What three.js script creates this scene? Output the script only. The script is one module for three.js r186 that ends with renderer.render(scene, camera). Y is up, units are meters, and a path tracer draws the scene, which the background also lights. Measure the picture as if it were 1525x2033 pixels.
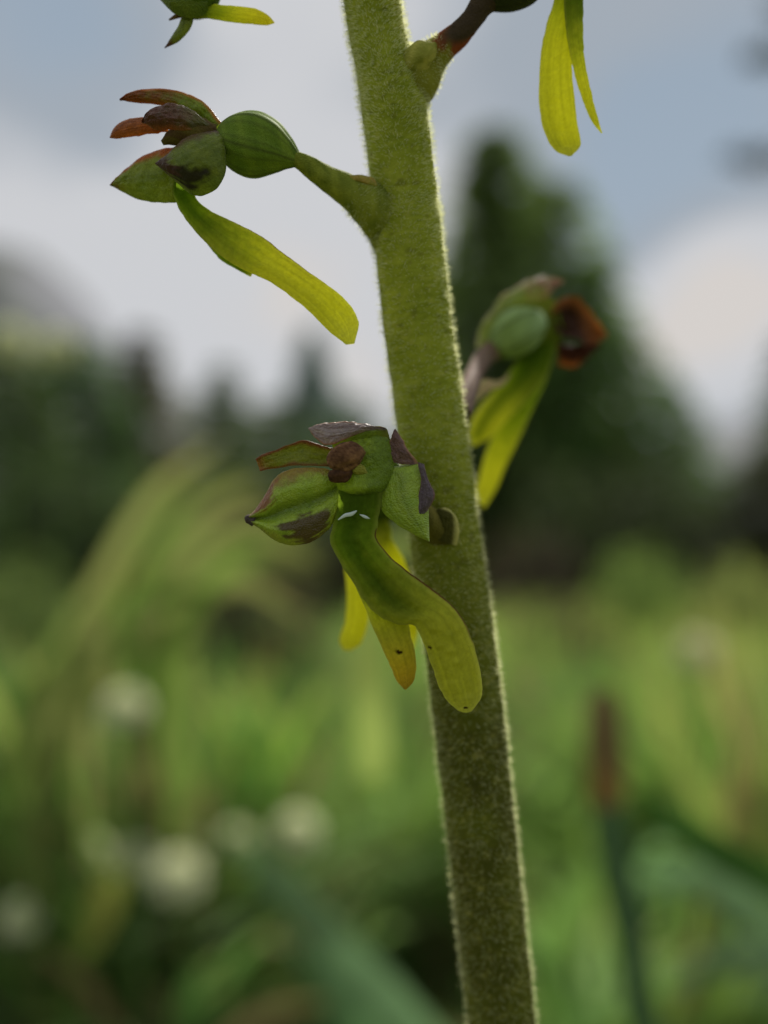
import * as THREE from 'three';
import { mergeGeometries } from 'three/addons/utils/BufferGeometryUtils.js';

// ------------------------------------------------------------------ camera, sky, sun, exposure
const FOV = 60, FOCUS = 0.041, PITCH = 5.3;
const camera = new THREE.PerspectiveCamera(FOV, 0.75, 0.004, 3000);
camera.position.set(0, 0.32, 0);
camera.rotation.x = THREE.MathUtils.degToRad(PITCH);
camera.focus = FOCUS;
camera.userData.fStop = 13.6;
camera.updateMatrixWorld(true);

const scene = new THREE.Scene();
const renderer = new THREE.WebGLRenderer({ antialias: true });
renderer.shadowMap.enabled = true;
renderer.toneMapping = THREE.LinearToneMapping;
renderer.toneMappingExposure = 1.22;

const SUN = new THREE.Vector3(0.2, 0.9, -0.78).normalize();
const sun = new THREE.DirectionalLight(new THREE.Color(1, 0.95, 0.86), 4.8);
sun.name = 'sun';
sun.position.copy(SUN).multiplyScalar(60); sun.target.position.set(0, 0.2, -1);
sun.castShadow = true; sun.shadow.radius = 12;
sun.shadow.camera.left = sun.shadow.camera.bottom = -20; sun.shadow.camera.right = sun.shadow.camera.top = 20; sun.shadow.camera.far = 150;
scene.add(sun, sun.target);

// ------------------------------------------------------------------ helpers
function rng(seed) { let a = seed >>> 0; return () => { a = (a + 0x6D2B79F5) | 0; let t = Math.imul(a ^ (a >>> 15), 1 | a); t = (t + Math.imul(t ^ (t >>> 7), 61 | t)) ^ t; return ((t ^ (t >>> 14)) >>> 0) / 4294967296; }; }
const hash = (x, y, z) => { let h = Math.imul(x, 374761393) ^ Math.imul(y, 668265263) ^ Math.imul(z, 2147483647 - 104729); h = Math.imul(h ^ (h >>> 13), 1274126177); return ((h ^ (h >>> 16)) >>> 0) / 4294967296; };
const fade = (t) => t * t * (3 - 2 * t);
function noise(x, y, z = 0) {
  const i = Math.floor(x), j = Math.floor(y), k = Math.floor(z), u = fade(x - i), v = fade(y - j), w = fade(z - k);
  const l = (a, b, t) => a + (b - a) * t;
  return l(l(l(hash(i, j, k), hash(i + 1, j, k), u), l(hash(i, j + 1, k), hash(i + 1, j + 1, k), u), v), l(l(hash(i, j, k + 1), hash(i + 1, j, k + 1), u), l(hash(i, j + 1, k + 1), hash(i + 1, j + 1, k + 1), u), v), w);
}
function fbm(x, y, z = 0, n = 4) { let s = 0, a = 0.5, t = 0; for (let i = 0; i < n; i++) { s += a * noise(x, y, z); t += a; x = x * 2.03 + 7.1; y = y * 2.03 + 3.7; z = z * 2.03 + 1.3; a *= 0.5; } return s / t; }
const clamp = (x, a = 0, b = 1) => Math.min(b, Math.max(a, x));
const smooth = (a, b, x) => fade(clamp((x - a) / (b - a)));
const mix = (a, b, t) => [a[0] + (b[0] - a[0]) * t, a[1] + (b[1] - a[1]) * t, a[2] + (b[2] - a[2]) * t];
const lin = (c) => { c /= 255; return c <= 0.04045 ? c / 12.92 : ((c + 0.055) / 1.055) ** 2.4; };
const C = (r, g, b, k = 1) => [lin(r) * k, lin(g) * k, lin(b) * k];       // an sRGB colour as linear base colour
const TAN = Math.tan(THREE.MathUtils.degToRad(FOV / 2));
// a point of the place from its bearing (in 1525 x 2033 picture units) and its distance in metres along the view axis
const at = (px, py, D) => new THREE.Vector3((px - 762.5) / 1016.5 * TAN * D, -(py - 1016.5) / 1016.5 * TAN * D, -D).applyMatrix4(camera.matrixWorld);
let remap = (dz) => dz;
const mm = (px, py, dz = 0) => at(px, py, FOCUS + remap(dz) / 1000);            // dz: millimetres behind the plane in focus
const unit = (dz = 0) => TAN * (FOCUS + remap(dz) / 1000) / 1016.5;            // metres per picture unit at that depth
const VIEW = new THREE.Vector3(0, 0, 1).transformDirection(camera.matrixWorld);   // from the subject towards the lens
const used = {};
function numbered(name) { const n = used[name] = (used[name] ?? -1) + 1; return n ? name + '_' + String(n).padStart(3, '0') : name; }
function mesh(name, geo, mat, parent, label) {
  const m = new THREE.Mesh(geo, mat); m.castShadow = m.receiveShadow = true;
  m.name = parent ? name : numbered(name);
  if (label) m.userData.label = label;
  (parent ?? scene).add(m); return m;
}
function tag(o, label, category, group) { o.userData.label = label; o.userData.category = category; if (group) o.userData.group = group; return o; }
function thing(name, label, category, p, group) { const g = new THREE.Group(); g.name = numbered(name); g.position.copy(p); tag(g, label, category, group); scene.add(g); return g; }
function geom(pos, idx, col, uv) {
  const g = new THREE.BufferGeometry();
  g.setAttribute('position', new THREE.Float32BufferAttribute(pos, 3));
  if (col) g.setAttribute('color', new THREE.Float32BufferAttribute(col, 3));
  if (uv) g.setAttribute('uv', new THREE.Float32BufferAttribute(uv, 2));
  g.setIndex(idx); g.computeVertexNormals(); return g;
}
// every geometry is made in world places and moved into its thing's own axes
const local = (g, o) => g.translate(-o.position.x, -o.position.y, -o.position.z);

// A fleshy sheet between two edge curves (each a list of [px, py, dz]); closed, thickest along the middle.
function sheet({ L, R, nu = 90, nv = 36, thick = 0.25, bulge = 0, fold = 0, wave = 0, rough = 0.075, veins = 0.018, ragged = 0.045, seed = 1, color, edge = 0.5 }) {
  const cl = new THREE.CatmullRomCurve3(L.map((p) => mm(...p)), false, 'centripetal'), cr = new THREE.CatmullRomCurve3(R.map((p) => mm(...p)), false, 'centripetal');
  const even = L.length === R.length;
  const rows = [];
  for (let i = 0; i <= nu; i++) {
    const s = i / nu, u = s + 0.1 * (smooth(0, 1, s) - s) * 4 * 0.6;
    rows.push([even ? cl.getPoint(u) : cl.getPointAt(u), even ? cr.getPoint(u) : cr.getPointAt(u), u]);
  }
  for (const w of rows) for (const k of [0, 1]) { const p = w[k], o = w[1 - k], d = p.clone().sub(o), len = d.length(); if (len < 2e-5) continue; const c = p.clone().multiplyScalar(1000); p.addScaledVector(d.divideScalar(len), ragged * 0.001 * 2 * (fbm(c.x * 2.6 + 9, c.y * 2.6, c.z * 2.6 + k * 5, 3) - 0.5) * smooth(0, 0.0006, len)); }
  const mid = rows.map(([a, b]) => a.clone().add(b).multiplyScalar(0.5));
  const norms = rows.map(([a, b], i) => {
    const t = mid[Math.min(nu, i + 1)].clone().sub(mid[Math.max(0, i - 1)]), n = t.cross(b.clone().sub(a));
    if (n.lengthSq() < 1e-20) return null;
    n.normalize(); return n.dot(VIEW) < 0 ? n.negate() : n;
  });
  for (let i = 0; i <= nu; i++) if (!norms[i]) norms[i] = norms[i - 1] ?? norms.find((x) => x) ?? VIEW.clone();
  const ns = norms.map((_, i) => { const n = new THREE.Vector3(); for (let k = -6; k <= 6; k++) n.add(norms[clamp(i + k, 0, nu)]); return n.normalize(); });
  const pos = [], col = [], uv = [], idx = [], W = nv + 1, layer = (nu + 1) * W;
  const M = 0.001; let along = 0;
  for (const side of [1, -1]) {
    along = 0;
    for (let i = 0; i <= nu; i++) {
      const [a, b, u] = rows[i], width = a.distanceTo(b) / M;
      if (i) along += mid[i].distanceTo(mid[i - 1]) / M;
      for (let j = 0; j <= nv; j++) {
        const v = 0.5 - 0.5 * Math.cos(Math.PI * j / nv), q = 4 * v * (1 - v);
        const p = a.clone().lerp(b, v), c = p.clone().divideScalar(M);
        const bl = typeof bulge === 'function' ? bulge(u, v) : bulge * q * Math.min(1, width / 1.5);
        const wv = wave ? wave * (fbm(u * 5 + seed * 9.1, v * 3, seed) - 0.5) * 2 * smooth(0, 0.15, u) : 0;
        const f = fold ? -fold * Math.exp(-(((v - 0.5) / 0.07) ** 2)) * Math.min(1, width / 2) : 0;
        const th = Math.min(thick, width * 0.5) * 0.5 * Math.pow(q, edge) * (1 + 0.25 * (noise(c.x * 4, c.y * 4, seed) - 0.5));
        const rg = rough * (fbm(c.x * 5, c.y * 5, c.z * 5 + seed, 3) - 0.5) * q + side * veins * Math.sin(v * 50 + 1.5 * noise(u * 6, v * 3, seed)) * Math.min(1, width / 1.5) * q;
        p.addScaledVector(ns[i], (bl + wv + f + side * th + rg) * M);
        pos.push(p.x, p.y, p.z); uv.push(along / 3, v * width / 3);
        col.push(...color(u, v, c, side));
      }
    }
  }
  for (let i = 0; i < nu; i++) for (let j = 0; j < nv; j++) {
    const a = i * W + j, b = a + 1, c = a + W, d = c + 1;
    idx.push(a, b, c, b, d, c);
    const e = layer; idx.push(a + e, c + e, b + e, b + e, c + e, d + e);
  }
  // joins the two layers along both edges
  for (let i = 0; i < nu; i++) for (const j of [0, nv]) { const a = i * W + j, c = a + W; idx.push(a, c, a + layer, c, c + layer, a + layer); }
  const g = geom(pos, idx, col, uv);
  // winding: front should face the lens
  const nrm = g.attributes.normal, k = (nu >> 1) * W + (nv >> 1);
  if (nrm.getX(k) * VIEW.x + nrm.getY(k) * VIEW.y + nrm.getZ(k) * VIEW.z < 0) { const ix = g.index.array; for (let i = 0; i < ix.length; i += 3) { const t = ix[i]; ix[i] = ix[i + 1]; ix[i + 1] = t; } g.computeVertexNormals(); }
  return g;
}
// A round body along [px, py, dz, radius in picture units] points.
function tube({ path, nu = 60, nv = 28, ribs = 0, ribDepth = 0, flat = 1, rough = 0.03, seed = 1, color, ref, info }) {
  const cv = new THREE.CatmullRomCurve3(path.map((p) => mm(p[0], p[1], p[2])), false, 'centripetal');
  const rads = path.map((p) => p[3] * unit(p[2]));
  const rad = (t) => { const x = t * (rads.length - 1), i = Math.min(rads.length - 2, Math.floor(x)), f = x - i; const a = rads[Math.max(0, i - 1)], b = rads[i], c = rads[i + 1], d = rads[Math.min(rads.length - 1, i + 2)]; return Math.max(1e-6, 0.5 * (2 * b + (c - a) * f + (2 * a - 5 * b + 4 * c - d) * f * f + (3 * b - a - 3 * c + d) * f * f * f)); };
  const pos = [], col = [], uv = [], idx = [], W = nv + 1, M = 0.001; let along = 0, last;
  for (let i = 0; i <= nu; i++) {
    const u = i / nu, p = cv.getPoint(u), t = cv.getTangent(u), r0 = rad(u);
    if (last) along += p.distanceTo(last) / M; last = p;
    const s = t.clone().cross(ref ?? VIEW).normalize(), w = s.clone().cross(t).normalize();
    for (let j = 0; j <= nv; j++) {
      const th = j / nv * Math.PI * 2, c = [Math.cos(th), Math.sin(th)];
      const q = p.clone().divideScalar(M).add(new THREE.Vector3(c[0], c[1], 0).multiplyScalar(0.7));
      const nj = j === nv ? 0 : j; const nn = fbm(Math.cos(nj / nv * 6.2832) * 1.5 + seed * 3, Math.sin(nj / nv * 6.2832) * 1.5, along * 1.3 + seed, 3) - 0.5;
      const rr = r0 * (1 + (ribs ? ribDepth * (Math.abs(Math.cos(th * ribs / 2)) - 0.6) : 0)) + rough * M * nn * Math.min(1, r0 / (0.3 * M));
      const v = p.clone().addScaledVector(s, rr * c[0]).addScaledVector(w, rr * c[1] * flat);
      pos.push(v.x, v.y, v.z); uv.push(along / 3, j / nv * Math.PI * 2 * r0 / M / 3);
      col.push(...color(u, th, along, q));
      if (info) info.push([v, s.clone().multiplyScalar(c[0]).addScaledVector(w, c[1]).normalize(), t, u, th]);
    }
  }
  for (let i = 0; i < nu; i++) for (let j = 0; j < nv; j++) { const a = i * W + j, b = a + 1, c = a + W, d = c + 1; idx.push(a, c, b, b, c, d); }
  const g = geom(pos, idx, col, uv), n = g.attributes.normal;
  for (let i = 0; i <= nu; i++) { const a = i * W, b = a + nv; const v = new THREE.Vector3(n.getX(a) + n.getX(b), n.getY(a) + n.getY(b), n.getZ(a) + n.getZ(b)).normalize(); n.setXYZ(a, v.x, v.y, v.z); n.setXYZ(b, v.x, v.y, v.z); }
  const k = (nu >> 1) * W, out = new THREE.Vector3(pos[k * 3], pos[k * 3 + 1], pos[k * 3 + 2]).sub(cv.getPoint((nu >> 1) / nu));
  if (out.x * n.getX(k) + out.y * n.getY(k) + out.z * n.getZ(k) < 0) { const ix = g.index.array; for (let i = 0; i < ix.length; i += 3) { const t = ix[i]; ix[i] = ix[i + 1]; ix[i + 1] = t; } for (let i = 0; i < n.count; i++) n.setXYZ(i, -n.getX(i), -n.getY(i), -n.getZ(i)); }
  return g;
}

// ------------------------------------------------------------------ sky
{
  const W = 1536, H = 768, data = new Float32Array(W * H * 4);
  const dirOf = (px, py) => at(px, py, 1).sub(camera.position).normalize();
  // clouds (positive) and gaps of blue (negative): bearing, angular size, strength
  const blobs = [[120, 90, 0.13, -0.75], [330, 330, 0.34, 0.3], [560, 100, 0.25, 0.2], [640, 560, 0.2, 0.15], [1420, 350, 0.13, -0.55], [1250, 420, 0.1, -0.2], [1250, 60, 0.3, -0.3], [1445, 585, 0.09, 1.15], [1320, 650, 0.1, 0.45], [1470, 800, 0.11, -0.45], [1290, 230, 0.2, -0.1], [250, 620, 0.2, 0.02]].map(([x, y, s, a]) => [dirOf(x, y), s, a]);
  const d = new THREE.Vector3();
  for (let j = 0; j < H; j++) for (let i = 0; i < W; i++) {
    const th = ((j + 0.5) / H - 0.5) * Math.PI, ph = ((i + 0.5) / W - 0.5) * 2 * Math.PI;
    d.set(Math.cos(th) * Math.cos(ph), Math.sin(th), Math.cos(th) * Math.sin(ph));
    let c;
    if (d.y < -0.05) c = [0.09, 0.1, 0.06];
    else {
      const h = Math.max(d.y, 0) + 0.35;
      let cov = 0.56 + 1.5 * (fbm(d.x / h * 1.7 + 4, d.z / h * 1.7, 2.2, 5) - 0.5) + 0.4 * (fbm(d.x / h * 6, d.z / h * 6 + 9, 5, 3) - 0.5);
      for (const [b, s, a] of blobs) { const q = 1 - d.dot(b); cov += a * Math.exp(-q * 2 / (s * s)); }
      cov = clamp(cov, 0, 1.3);
      const blue = mix([0.375, 0.45, 0.53], [0.28, 0.355, 0.45], smooth(0, 0.9, d.y));
      const grey = [0.36, 0.405, 0.46], white = [0.60, 0.61, 0.635], warm = [0.66, 0.625, 0.60];
      c = cov < 0.45 ? mix(blue, grey, smooth(0.0, 0.45, cov)) : cov < 0.8 ? mix(grey, white, smooth(0.45, 0.8, cov)) : mix(white, warm, smooth(1.15, 1.3, cov));
    }
    data.set([c[0] * 0.83, c[1] * 0.83, c[2] * 0.83, 1], (j * W + i) * 4);
  }
  const sky = new THREE.DataTexture(data, W, H, THREE.RGBAFormat, THREE.FloatType);
  sky.mapping = THREE.EquirectangularReflectionMapping; sky.magFilter = sky.minFilter = THREE.LinearFilter; sky.needsUpdate = true;
  scene.background = sky; scene.environment = sky;
}

// ------------------------------------------------------------------ materials
function dataTex(n, f) { const a = new Uint8Array(n * n * 4); for (let j = 0; j < n; j++) for (let i = 0; i < n; i++) { const v = clamp(f(i / n, j / n)) * 255; a.set([v, v, v, 255], (j * n + i) * 4); } const t = new THREE.DataTexture(a, n, n); t.wrapS = t.wrapT = THREE.RepeatWrapping; t.magFilter = t.minFilter = THREE.LinearFilter; t.needsUpdate = true; return t; }
const cells = (() => {                                                    // small round cells of a plant skin, tiling
  const N = 34, r = rng(5), pts = []; for (let j = 0; j < N; j++) for (let i = 0; i < N; i++) pts.push([i + r(), j + r(), r()]);
  return dataTex(512, (u, v) => { const x = u * N, y = v * N, ci = Math.floor(x), cj = Math.floor(y); let b = 9, h = 0; for (let dj = -1; dj <= 1; dj++) for (let di = -1; di <= 1; di++) { const i = (ci + di + N) % N, j = (cj + dj + N) % N, p = pts[j * N + i]; const dx = p[0] - i + ci + di - x, dy = p[1] - j + cj + dj - y, q = Math.hypot(dx, dy); if (q < b) { b = q; h = p[2]; } } return (1 - b) * (0.5 + 0.5 * h); });
})();
const plantSkin = (o) => new THREE.MeshPhysicalMaterial({ vertexColors: true, roughness: 1, transmission: 0.35, thickness: 0, ior: 1.35, specularIntensity: 0.3, bumpMap: cells, bumpScale: 0.00002, ...o });
const M = {
  lip: plantSkin({ transmission: 0.6, bumpScale: 0.000012, specularIntensity: 0.15 }),
  sepal: plantSkin({ transmission: 0.32, clearcoat: 0.5, clearcoatRoughness: 0.35, bumpScale: 0.00005 }),
  glossy: plantSkin({ transmission: 0, roughness: 0.36, specularIntensity: 1, ior: 1.5, bumpScale: 0.00005 }),
  body: plantSkin({ transmission: 0.14, clearcoat: 0.12, clearcoatRoughness: 0.55, bumpScale: 0.00004 }),
  stem: plantSkin({ transmission: 0, roughness: 0.85, bumpScale: 0.00004, specularIntensity: 0.35 }),
  hair: new THREE.MeshPhysicalMaterial({ color: new THREE.Color().setRGB(0.78, 0.79, 0.46), roughness: 1, transmission: 0.92, thickness: 0, side: THREE.DoubleSide }),
  nectar: new THREE.MeshPhysicalMaterial({ color: new THREE.Color().setRGB(0.6, 0.68, 0.63), roughness: 0.2, clearcoat: 1, clearcoatRoughness: 0.05 }),
  leaf: new THREE.MeshPhysicalMaterial({ vertexColors: true, roughness: 1, transmission: 0.4, thickness: 0, side: THREE.DoubleSide, specularIntensity: 0.3 }),
  needles: new THREE.MeshPhysicalMaterial({ vertexColors: true, roughness: 1, transmission: 0.45, thickness: 0, side: THREE.DoubleSide, specularIntensity: 0.2 }),
  bark: new THREE.MeshStandardMaterial({ color: new THREE.Color().setRGB(0.09, 0.065, 0.045), roughness: 0.95 }),
  rock: new THREE.MeshStandardMaterial({ vertexColors: true, roughness: 0.95 }),
  ground: new THREE.MeshStandardMaterial({ vertexColors: true, roughness: 1 }),
  petal: new THREE.MeshPhysicalMaterial({ color: new THREE.Color().setRGB(0.9, 0.91, 0.6), roughness: 1, transmission: 0.3, thickness: 0, side: THREE.DoubleSide }),
  disc: new THREE.MeshStandardMaterial({ color: new THREE.Color().setRGB(0.5, 0.55, 0.22), roughness: 0.9 }),
};

// ------------------------------------------------------------------ ground, mountain
const bump = (x, z) => 0.02 * (noise(x * 3 + 5, z * 3) - 0.5) + 0.06 * (noise(x * 0.5, z * 0.5 + 2) - 0.5) * smooth(0.3, 2, Math.hypot(x, z)) + 1.2 * (noise(x * 0.04 + 3, z * 0.04) - 0.5) * smooth(15, 60, Math.hypot(x, z));
{
  const pos = [], col = [], idx = [], NR = 90, NA = 144;
  for (let i = 0; i <= NR; i++) { const r = i === 0 ? 0 : 0.05 * Math.pow(1500 / 0.05, (i - 1) / (NR - 1)); for (let j = 0; j <= NA; j++) { const a = j / NA * Math.PI * 2, x = Math.cos(a) * r, z = Math.sin(a) * r; pos.push(x, bump(x, z), z); const n = fbm(x * 2.1, z * 2.1, 1); col.push(...mix(C(58, 62, 30), C(86, 92, 40), n)); } }
  for (let i = 0; i < NR; i++) for (let j = 0; j < NA; j++) { const a = i * (NA + 1) + j, b = a + 1, c = a + NA + 1, d = c + 1; idx.push(a, b, c, b, d, c); }
  mesh('meadow_ground', geom(pos, idx, col), M.ground).userData.kind = 'structure';
}
{
  // rocky mountain flank beyond the trees: its ridge falls from the left edge of the picture
  const pos = [], col = [], idx = [], NX = 120, NY = 60, D = 700;
  const ridge = [[-900, 420], [-500, 430], [-200, 450], [-60, 465], [20, 478], [80, 505], [140, 550], [185, 600], [215, 650], [250, 700], [330, 760], [480, 800], [700, 850], [1000, 900], [1300, 850], [1500, 815], [1700, 790], [2300, 800]];
  const top = (x) => { let i = 0; while (i < ridge.length - 2 && ridge[i + 1][0] < x) i++; const [a, b] = [ridge[i], ridge[i + 1]]; return a[1] + (b[1] - a[1]) * clamp((x - a[0]) / (b[0] - a[0])); };
  for (let i = 0; i <= NX; i++) for (let j = 0; j <= NY; j++) {
    const x = -900 + 3200 * i / NX, k = j / NY, p0 = at(x, top(x), D), h = p0.y;
    const back = 1 - k, n = fbm(x * 0.012, k * 5, 3, 5) - 0.5;
    const y = h * (k + 0.03 * (fbm(x * 0.05, 1, 1) - 0.5) * k) - 4, z = p0.z + 420 * back + 60 * n * Math.sin(Math.PI * k), xx = p0.x * (z / p0.z);
    pos.push(xx, y, z);
    const rock = smooth(0.42, 0.58, fbm(x * 0.02 + 7, k * 6, 9, 4) + 0.25 * (k - 0.5));
    col.push(...mix(C(62, 70, 58), C(98, 100, 108), rock));
  }
  for (let i = 0; i < NX; i++) for (let j = 0; j < NY; j++) { const a = i * (NY + 1) + j, b = a + 1, c = a + NY + 1, d = c + 1; idx.push(a, c, b, b, c, d); }
  mesh('mountain', geom(pos, idx, col), M.rock).userData.kind = 'structure';
}

// ------------------------------------------------------------------ trees
function leafCloud(list) {                                                // list of [centre, along, across, colour]: pointed four-cornered sprays, bent along the middle
  const pos = [], col = [], idx = [];
  for (const [c, a, b, k] of list) {
    const n = pos.length / 3, e = a.clone().cross(b).normalize().multiplyScalar(b.length() * 0.3);
    for (const p of [c.clone().sub(a), c.clone().add(b).sub(e), c.clone().add(a), c.clone().sub(b).sub(e)]) { pos.push(p.x, p.y, p.z); col.push(...k); }
    idx.push(n, n + 1, n + 2, n, n + 2, n + 3);
  }
  return geom(pos, idx, col);
}
function foot(px, D) { const p = at(px, 1180, D); p.y = bump(p.x, p.z); return p; }
function conifer({ name = 'spruce_tree', label, px, py, D, spread, seed, dark, light, n = 2600, low = 0.04, power = 0.8, lean = 0 }) {
  const r = rng(seed), base = foot(px, D), H = at(px, py, D).y - base.y, t = thing(name, label, 'tree', base, 'conifers at the edge of the meadow');
  const R = spread * H, list = [], v = () => new THREE.Vector3(r() - 0.5, r() - 0.5, r() - 0.5);
  const tiers = Math.round(10 + H * 1.2);
  n = Math.round(n * (px > 800 ? 0.55 : 0.95));
  for (let i = 0; i < n; i++) {
    const tier = Math.floor(Math.pow(r(), 0.85) * tiers), f = low + (1 - low) * (tier + 0.3 * r()) / tiers, a = r() * 6.283, lump = 0.4 + 1.05 * noise(Math.cos(a) * 1.6 + seed, f * 7, Math.sin(a) * 2 + seed);
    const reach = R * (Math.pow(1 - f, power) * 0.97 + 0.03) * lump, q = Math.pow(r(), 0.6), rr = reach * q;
    const c = new THREE.Vector3(Math.cos(a) * rr + lean * f * R, f * H - 0.35 * rr * 0.6 + 0.1 * reach * Math.sin(q * 3), Math.sin(a) * rr);
    const s = (0.018 + 0.018 * r()) * H * (0.5 + 0.6 * (1 - f)), along = new THREE.Vector3(Math.cos(a), -0.45, Math.sin(a)).add(v().multiplyScalar(0.9)).normalize().multiplyScalar(s * 1.5);
    const across = along.clone().cross(v()).normalize().multiplyScalar(s * 0.6);
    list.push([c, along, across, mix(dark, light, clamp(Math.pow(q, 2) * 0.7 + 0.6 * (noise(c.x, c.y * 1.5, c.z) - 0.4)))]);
  }
  mesh('trunk', new THREE.CylinderGeometry(0.004 * H, 0.018 * H, H * 0.97, 10, 6).translate(0, H * 0.485, 0), M.bark, t);
  mesh('crown', leafCloud(list), M.needles, t); return t;
}
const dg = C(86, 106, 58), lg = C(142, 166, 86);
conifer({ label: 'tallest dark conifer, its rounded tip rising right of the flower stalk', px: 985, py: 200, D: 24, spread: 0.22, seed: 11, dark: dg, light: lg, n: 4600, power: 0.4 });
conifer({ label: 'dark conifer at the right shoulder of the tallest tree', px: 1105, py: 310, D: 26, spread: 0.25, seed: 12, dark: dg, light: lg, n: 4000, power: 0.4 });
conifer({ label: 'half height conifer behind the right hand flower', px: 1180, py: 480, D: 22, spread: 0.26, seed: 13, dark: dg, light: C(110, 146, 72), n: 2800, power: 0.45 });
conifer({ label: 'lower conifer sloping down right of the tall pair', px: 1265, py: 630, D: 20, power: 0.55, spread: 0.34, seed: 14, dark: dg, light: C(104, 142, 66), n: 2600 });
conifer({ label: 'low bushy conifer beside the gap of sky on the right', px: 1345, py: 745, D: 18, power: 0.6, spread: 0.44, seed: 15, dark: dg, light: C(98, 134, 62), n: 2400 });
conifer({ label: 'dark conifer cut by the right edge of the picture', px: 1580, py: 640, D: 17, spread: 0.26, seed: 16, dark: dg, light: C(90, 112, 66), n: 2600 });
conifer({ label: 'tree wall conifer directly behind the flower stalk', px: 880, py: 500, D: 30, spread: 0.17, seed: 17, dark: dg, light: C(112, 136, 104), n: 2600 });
conifer({ label: 'small pale bluish conifer alone against the sky left of the stalk', px: 615, py: 630, D: 60, power: 0.65, spread: 0.24, seed: 18, dark: C(112, 132, 120), light: C(150, 168, 158), n: 2200 });  // distance haze is put into the pale needle colours
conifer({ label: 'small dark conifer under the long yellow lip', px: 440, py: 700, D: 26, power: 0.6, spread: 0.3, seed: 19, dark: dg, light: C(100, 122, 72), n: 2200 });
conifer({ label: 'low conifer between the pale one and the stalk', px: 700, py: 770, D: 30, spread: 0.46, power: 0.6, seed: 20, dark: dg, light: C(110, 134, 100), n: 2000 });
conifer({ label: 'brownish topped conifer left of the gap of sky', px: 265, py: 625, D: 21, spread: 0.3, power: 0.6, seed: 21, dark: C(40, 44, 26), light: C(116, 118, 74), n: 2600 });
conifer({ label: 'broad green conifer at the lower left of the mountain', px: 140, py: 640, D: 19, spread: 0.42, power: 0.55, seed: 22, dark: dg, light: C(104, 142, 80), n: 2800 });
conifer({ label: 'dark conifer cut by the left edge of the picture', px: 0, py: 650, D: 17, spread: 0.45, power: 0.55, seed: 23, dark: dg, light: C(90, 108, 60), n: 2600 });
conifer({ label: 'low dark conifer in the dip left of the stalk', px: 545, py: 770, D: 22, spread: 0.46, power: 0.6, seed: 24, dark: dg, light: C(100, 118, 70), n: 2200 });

function bush({ label, px, py, D, w, seed, dark, light, n = 1500, up = 1 }) {
  const r = rng(seed), base = foot(px, D), H = Math.max(0.15, at(px, py, D).y - base.y), t = thing('bush', label, 'bush', base, 'bushes along the meadow edge'), R = w / 1763 * D / 2, list = [], stems = [];
  const v = () => new THREE.Vector3(r() - 0.5, r() - 0.5, r() - 0.5);
  for (let i = 0; i < n; i++) {
    const a = r() * 6.283, el = Math.asin(r()), q = Math.pow(r(), 0.45), lump = 0.7 + 0.5 * noise(Math.cos(a) * 2 + seed, el * 3, Math.sin(a) * 2);
    const c = new THREE.Vector3(Math.cos(a) * Math.cos(el) * R * q * lump, (0.05 + 0.95 * Math.sin(el) * q * lump) * H, Math.sin(a) * Math.cos(el) * R * q * lump);
    const s = (0.03 + 0.03 * r()) * Math.max(R, H), al = v().normalize().multiplyScalar(s), ac = al.clone().cross(v()).normalize().multiplyScalar(s * 0.5);
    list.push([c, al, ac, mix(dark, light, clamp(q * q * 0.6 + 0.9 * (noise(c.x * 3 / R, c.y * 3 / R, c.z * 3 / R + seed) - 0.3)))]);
  }
  for (let i = 0; i < 6; i++) { const a = r() * 6.283, g = new THREE.CylinderGeometry(0.006 * H, 0.014 * H, H * 0.8, 6).translate(0, H * 0.4, 0); g.rotateZ((r() - 0.5) * 0.7); g.rotateY(a); stems.push(g); }
  mesh('branches', mergeGeometries(stems), M.bark, t); mesh('foliage', leafCloud(list), M.leaf, t); return t;
}
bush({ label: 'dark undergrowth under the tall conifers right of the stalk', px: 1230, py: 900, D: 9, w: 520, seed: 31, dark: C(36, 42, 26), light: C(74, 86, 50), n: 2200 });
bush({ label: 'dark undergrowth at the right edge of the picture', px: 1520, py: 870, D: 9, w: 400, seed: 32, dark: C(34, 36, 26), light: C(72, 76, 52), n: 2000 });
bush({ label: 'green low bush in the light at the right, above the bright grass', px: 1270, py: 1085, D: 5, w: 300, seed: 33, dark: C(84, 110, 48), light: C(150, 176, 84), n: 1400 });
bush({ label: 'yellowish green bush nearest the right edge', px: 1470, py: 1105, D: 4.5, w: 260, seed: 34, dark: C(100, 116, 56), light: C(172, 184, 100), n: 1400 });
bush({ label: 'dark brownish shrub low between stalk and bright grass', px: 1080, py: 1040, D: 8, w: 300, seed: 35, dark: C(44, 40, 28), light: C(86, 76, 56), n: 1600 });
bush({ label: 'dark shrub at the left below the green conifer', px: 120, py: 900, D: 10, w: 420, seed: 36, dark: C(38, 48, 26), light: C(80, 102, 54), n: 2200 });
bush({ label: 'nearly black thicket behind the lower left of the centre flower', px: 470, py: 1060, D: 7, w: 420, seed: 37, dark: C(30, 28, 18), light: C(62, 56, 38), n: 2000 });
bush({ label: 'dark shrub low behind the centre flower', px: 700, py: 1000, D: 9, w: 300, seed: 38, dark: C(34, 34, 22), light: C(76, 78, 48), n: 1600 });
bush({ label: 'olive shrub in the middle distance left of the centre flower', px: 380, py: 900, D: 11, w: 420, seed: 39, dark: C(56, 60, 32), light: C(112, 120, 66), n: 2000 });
bush({ label: 'dark brown shrub standing in the grass left below the centre flower', px: 490, py: 1110, D: 1.6, w: 360, seed: 41, dark: C(40, 38, 24), light: C(84, 76, 52), n: 1400 });
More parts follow.
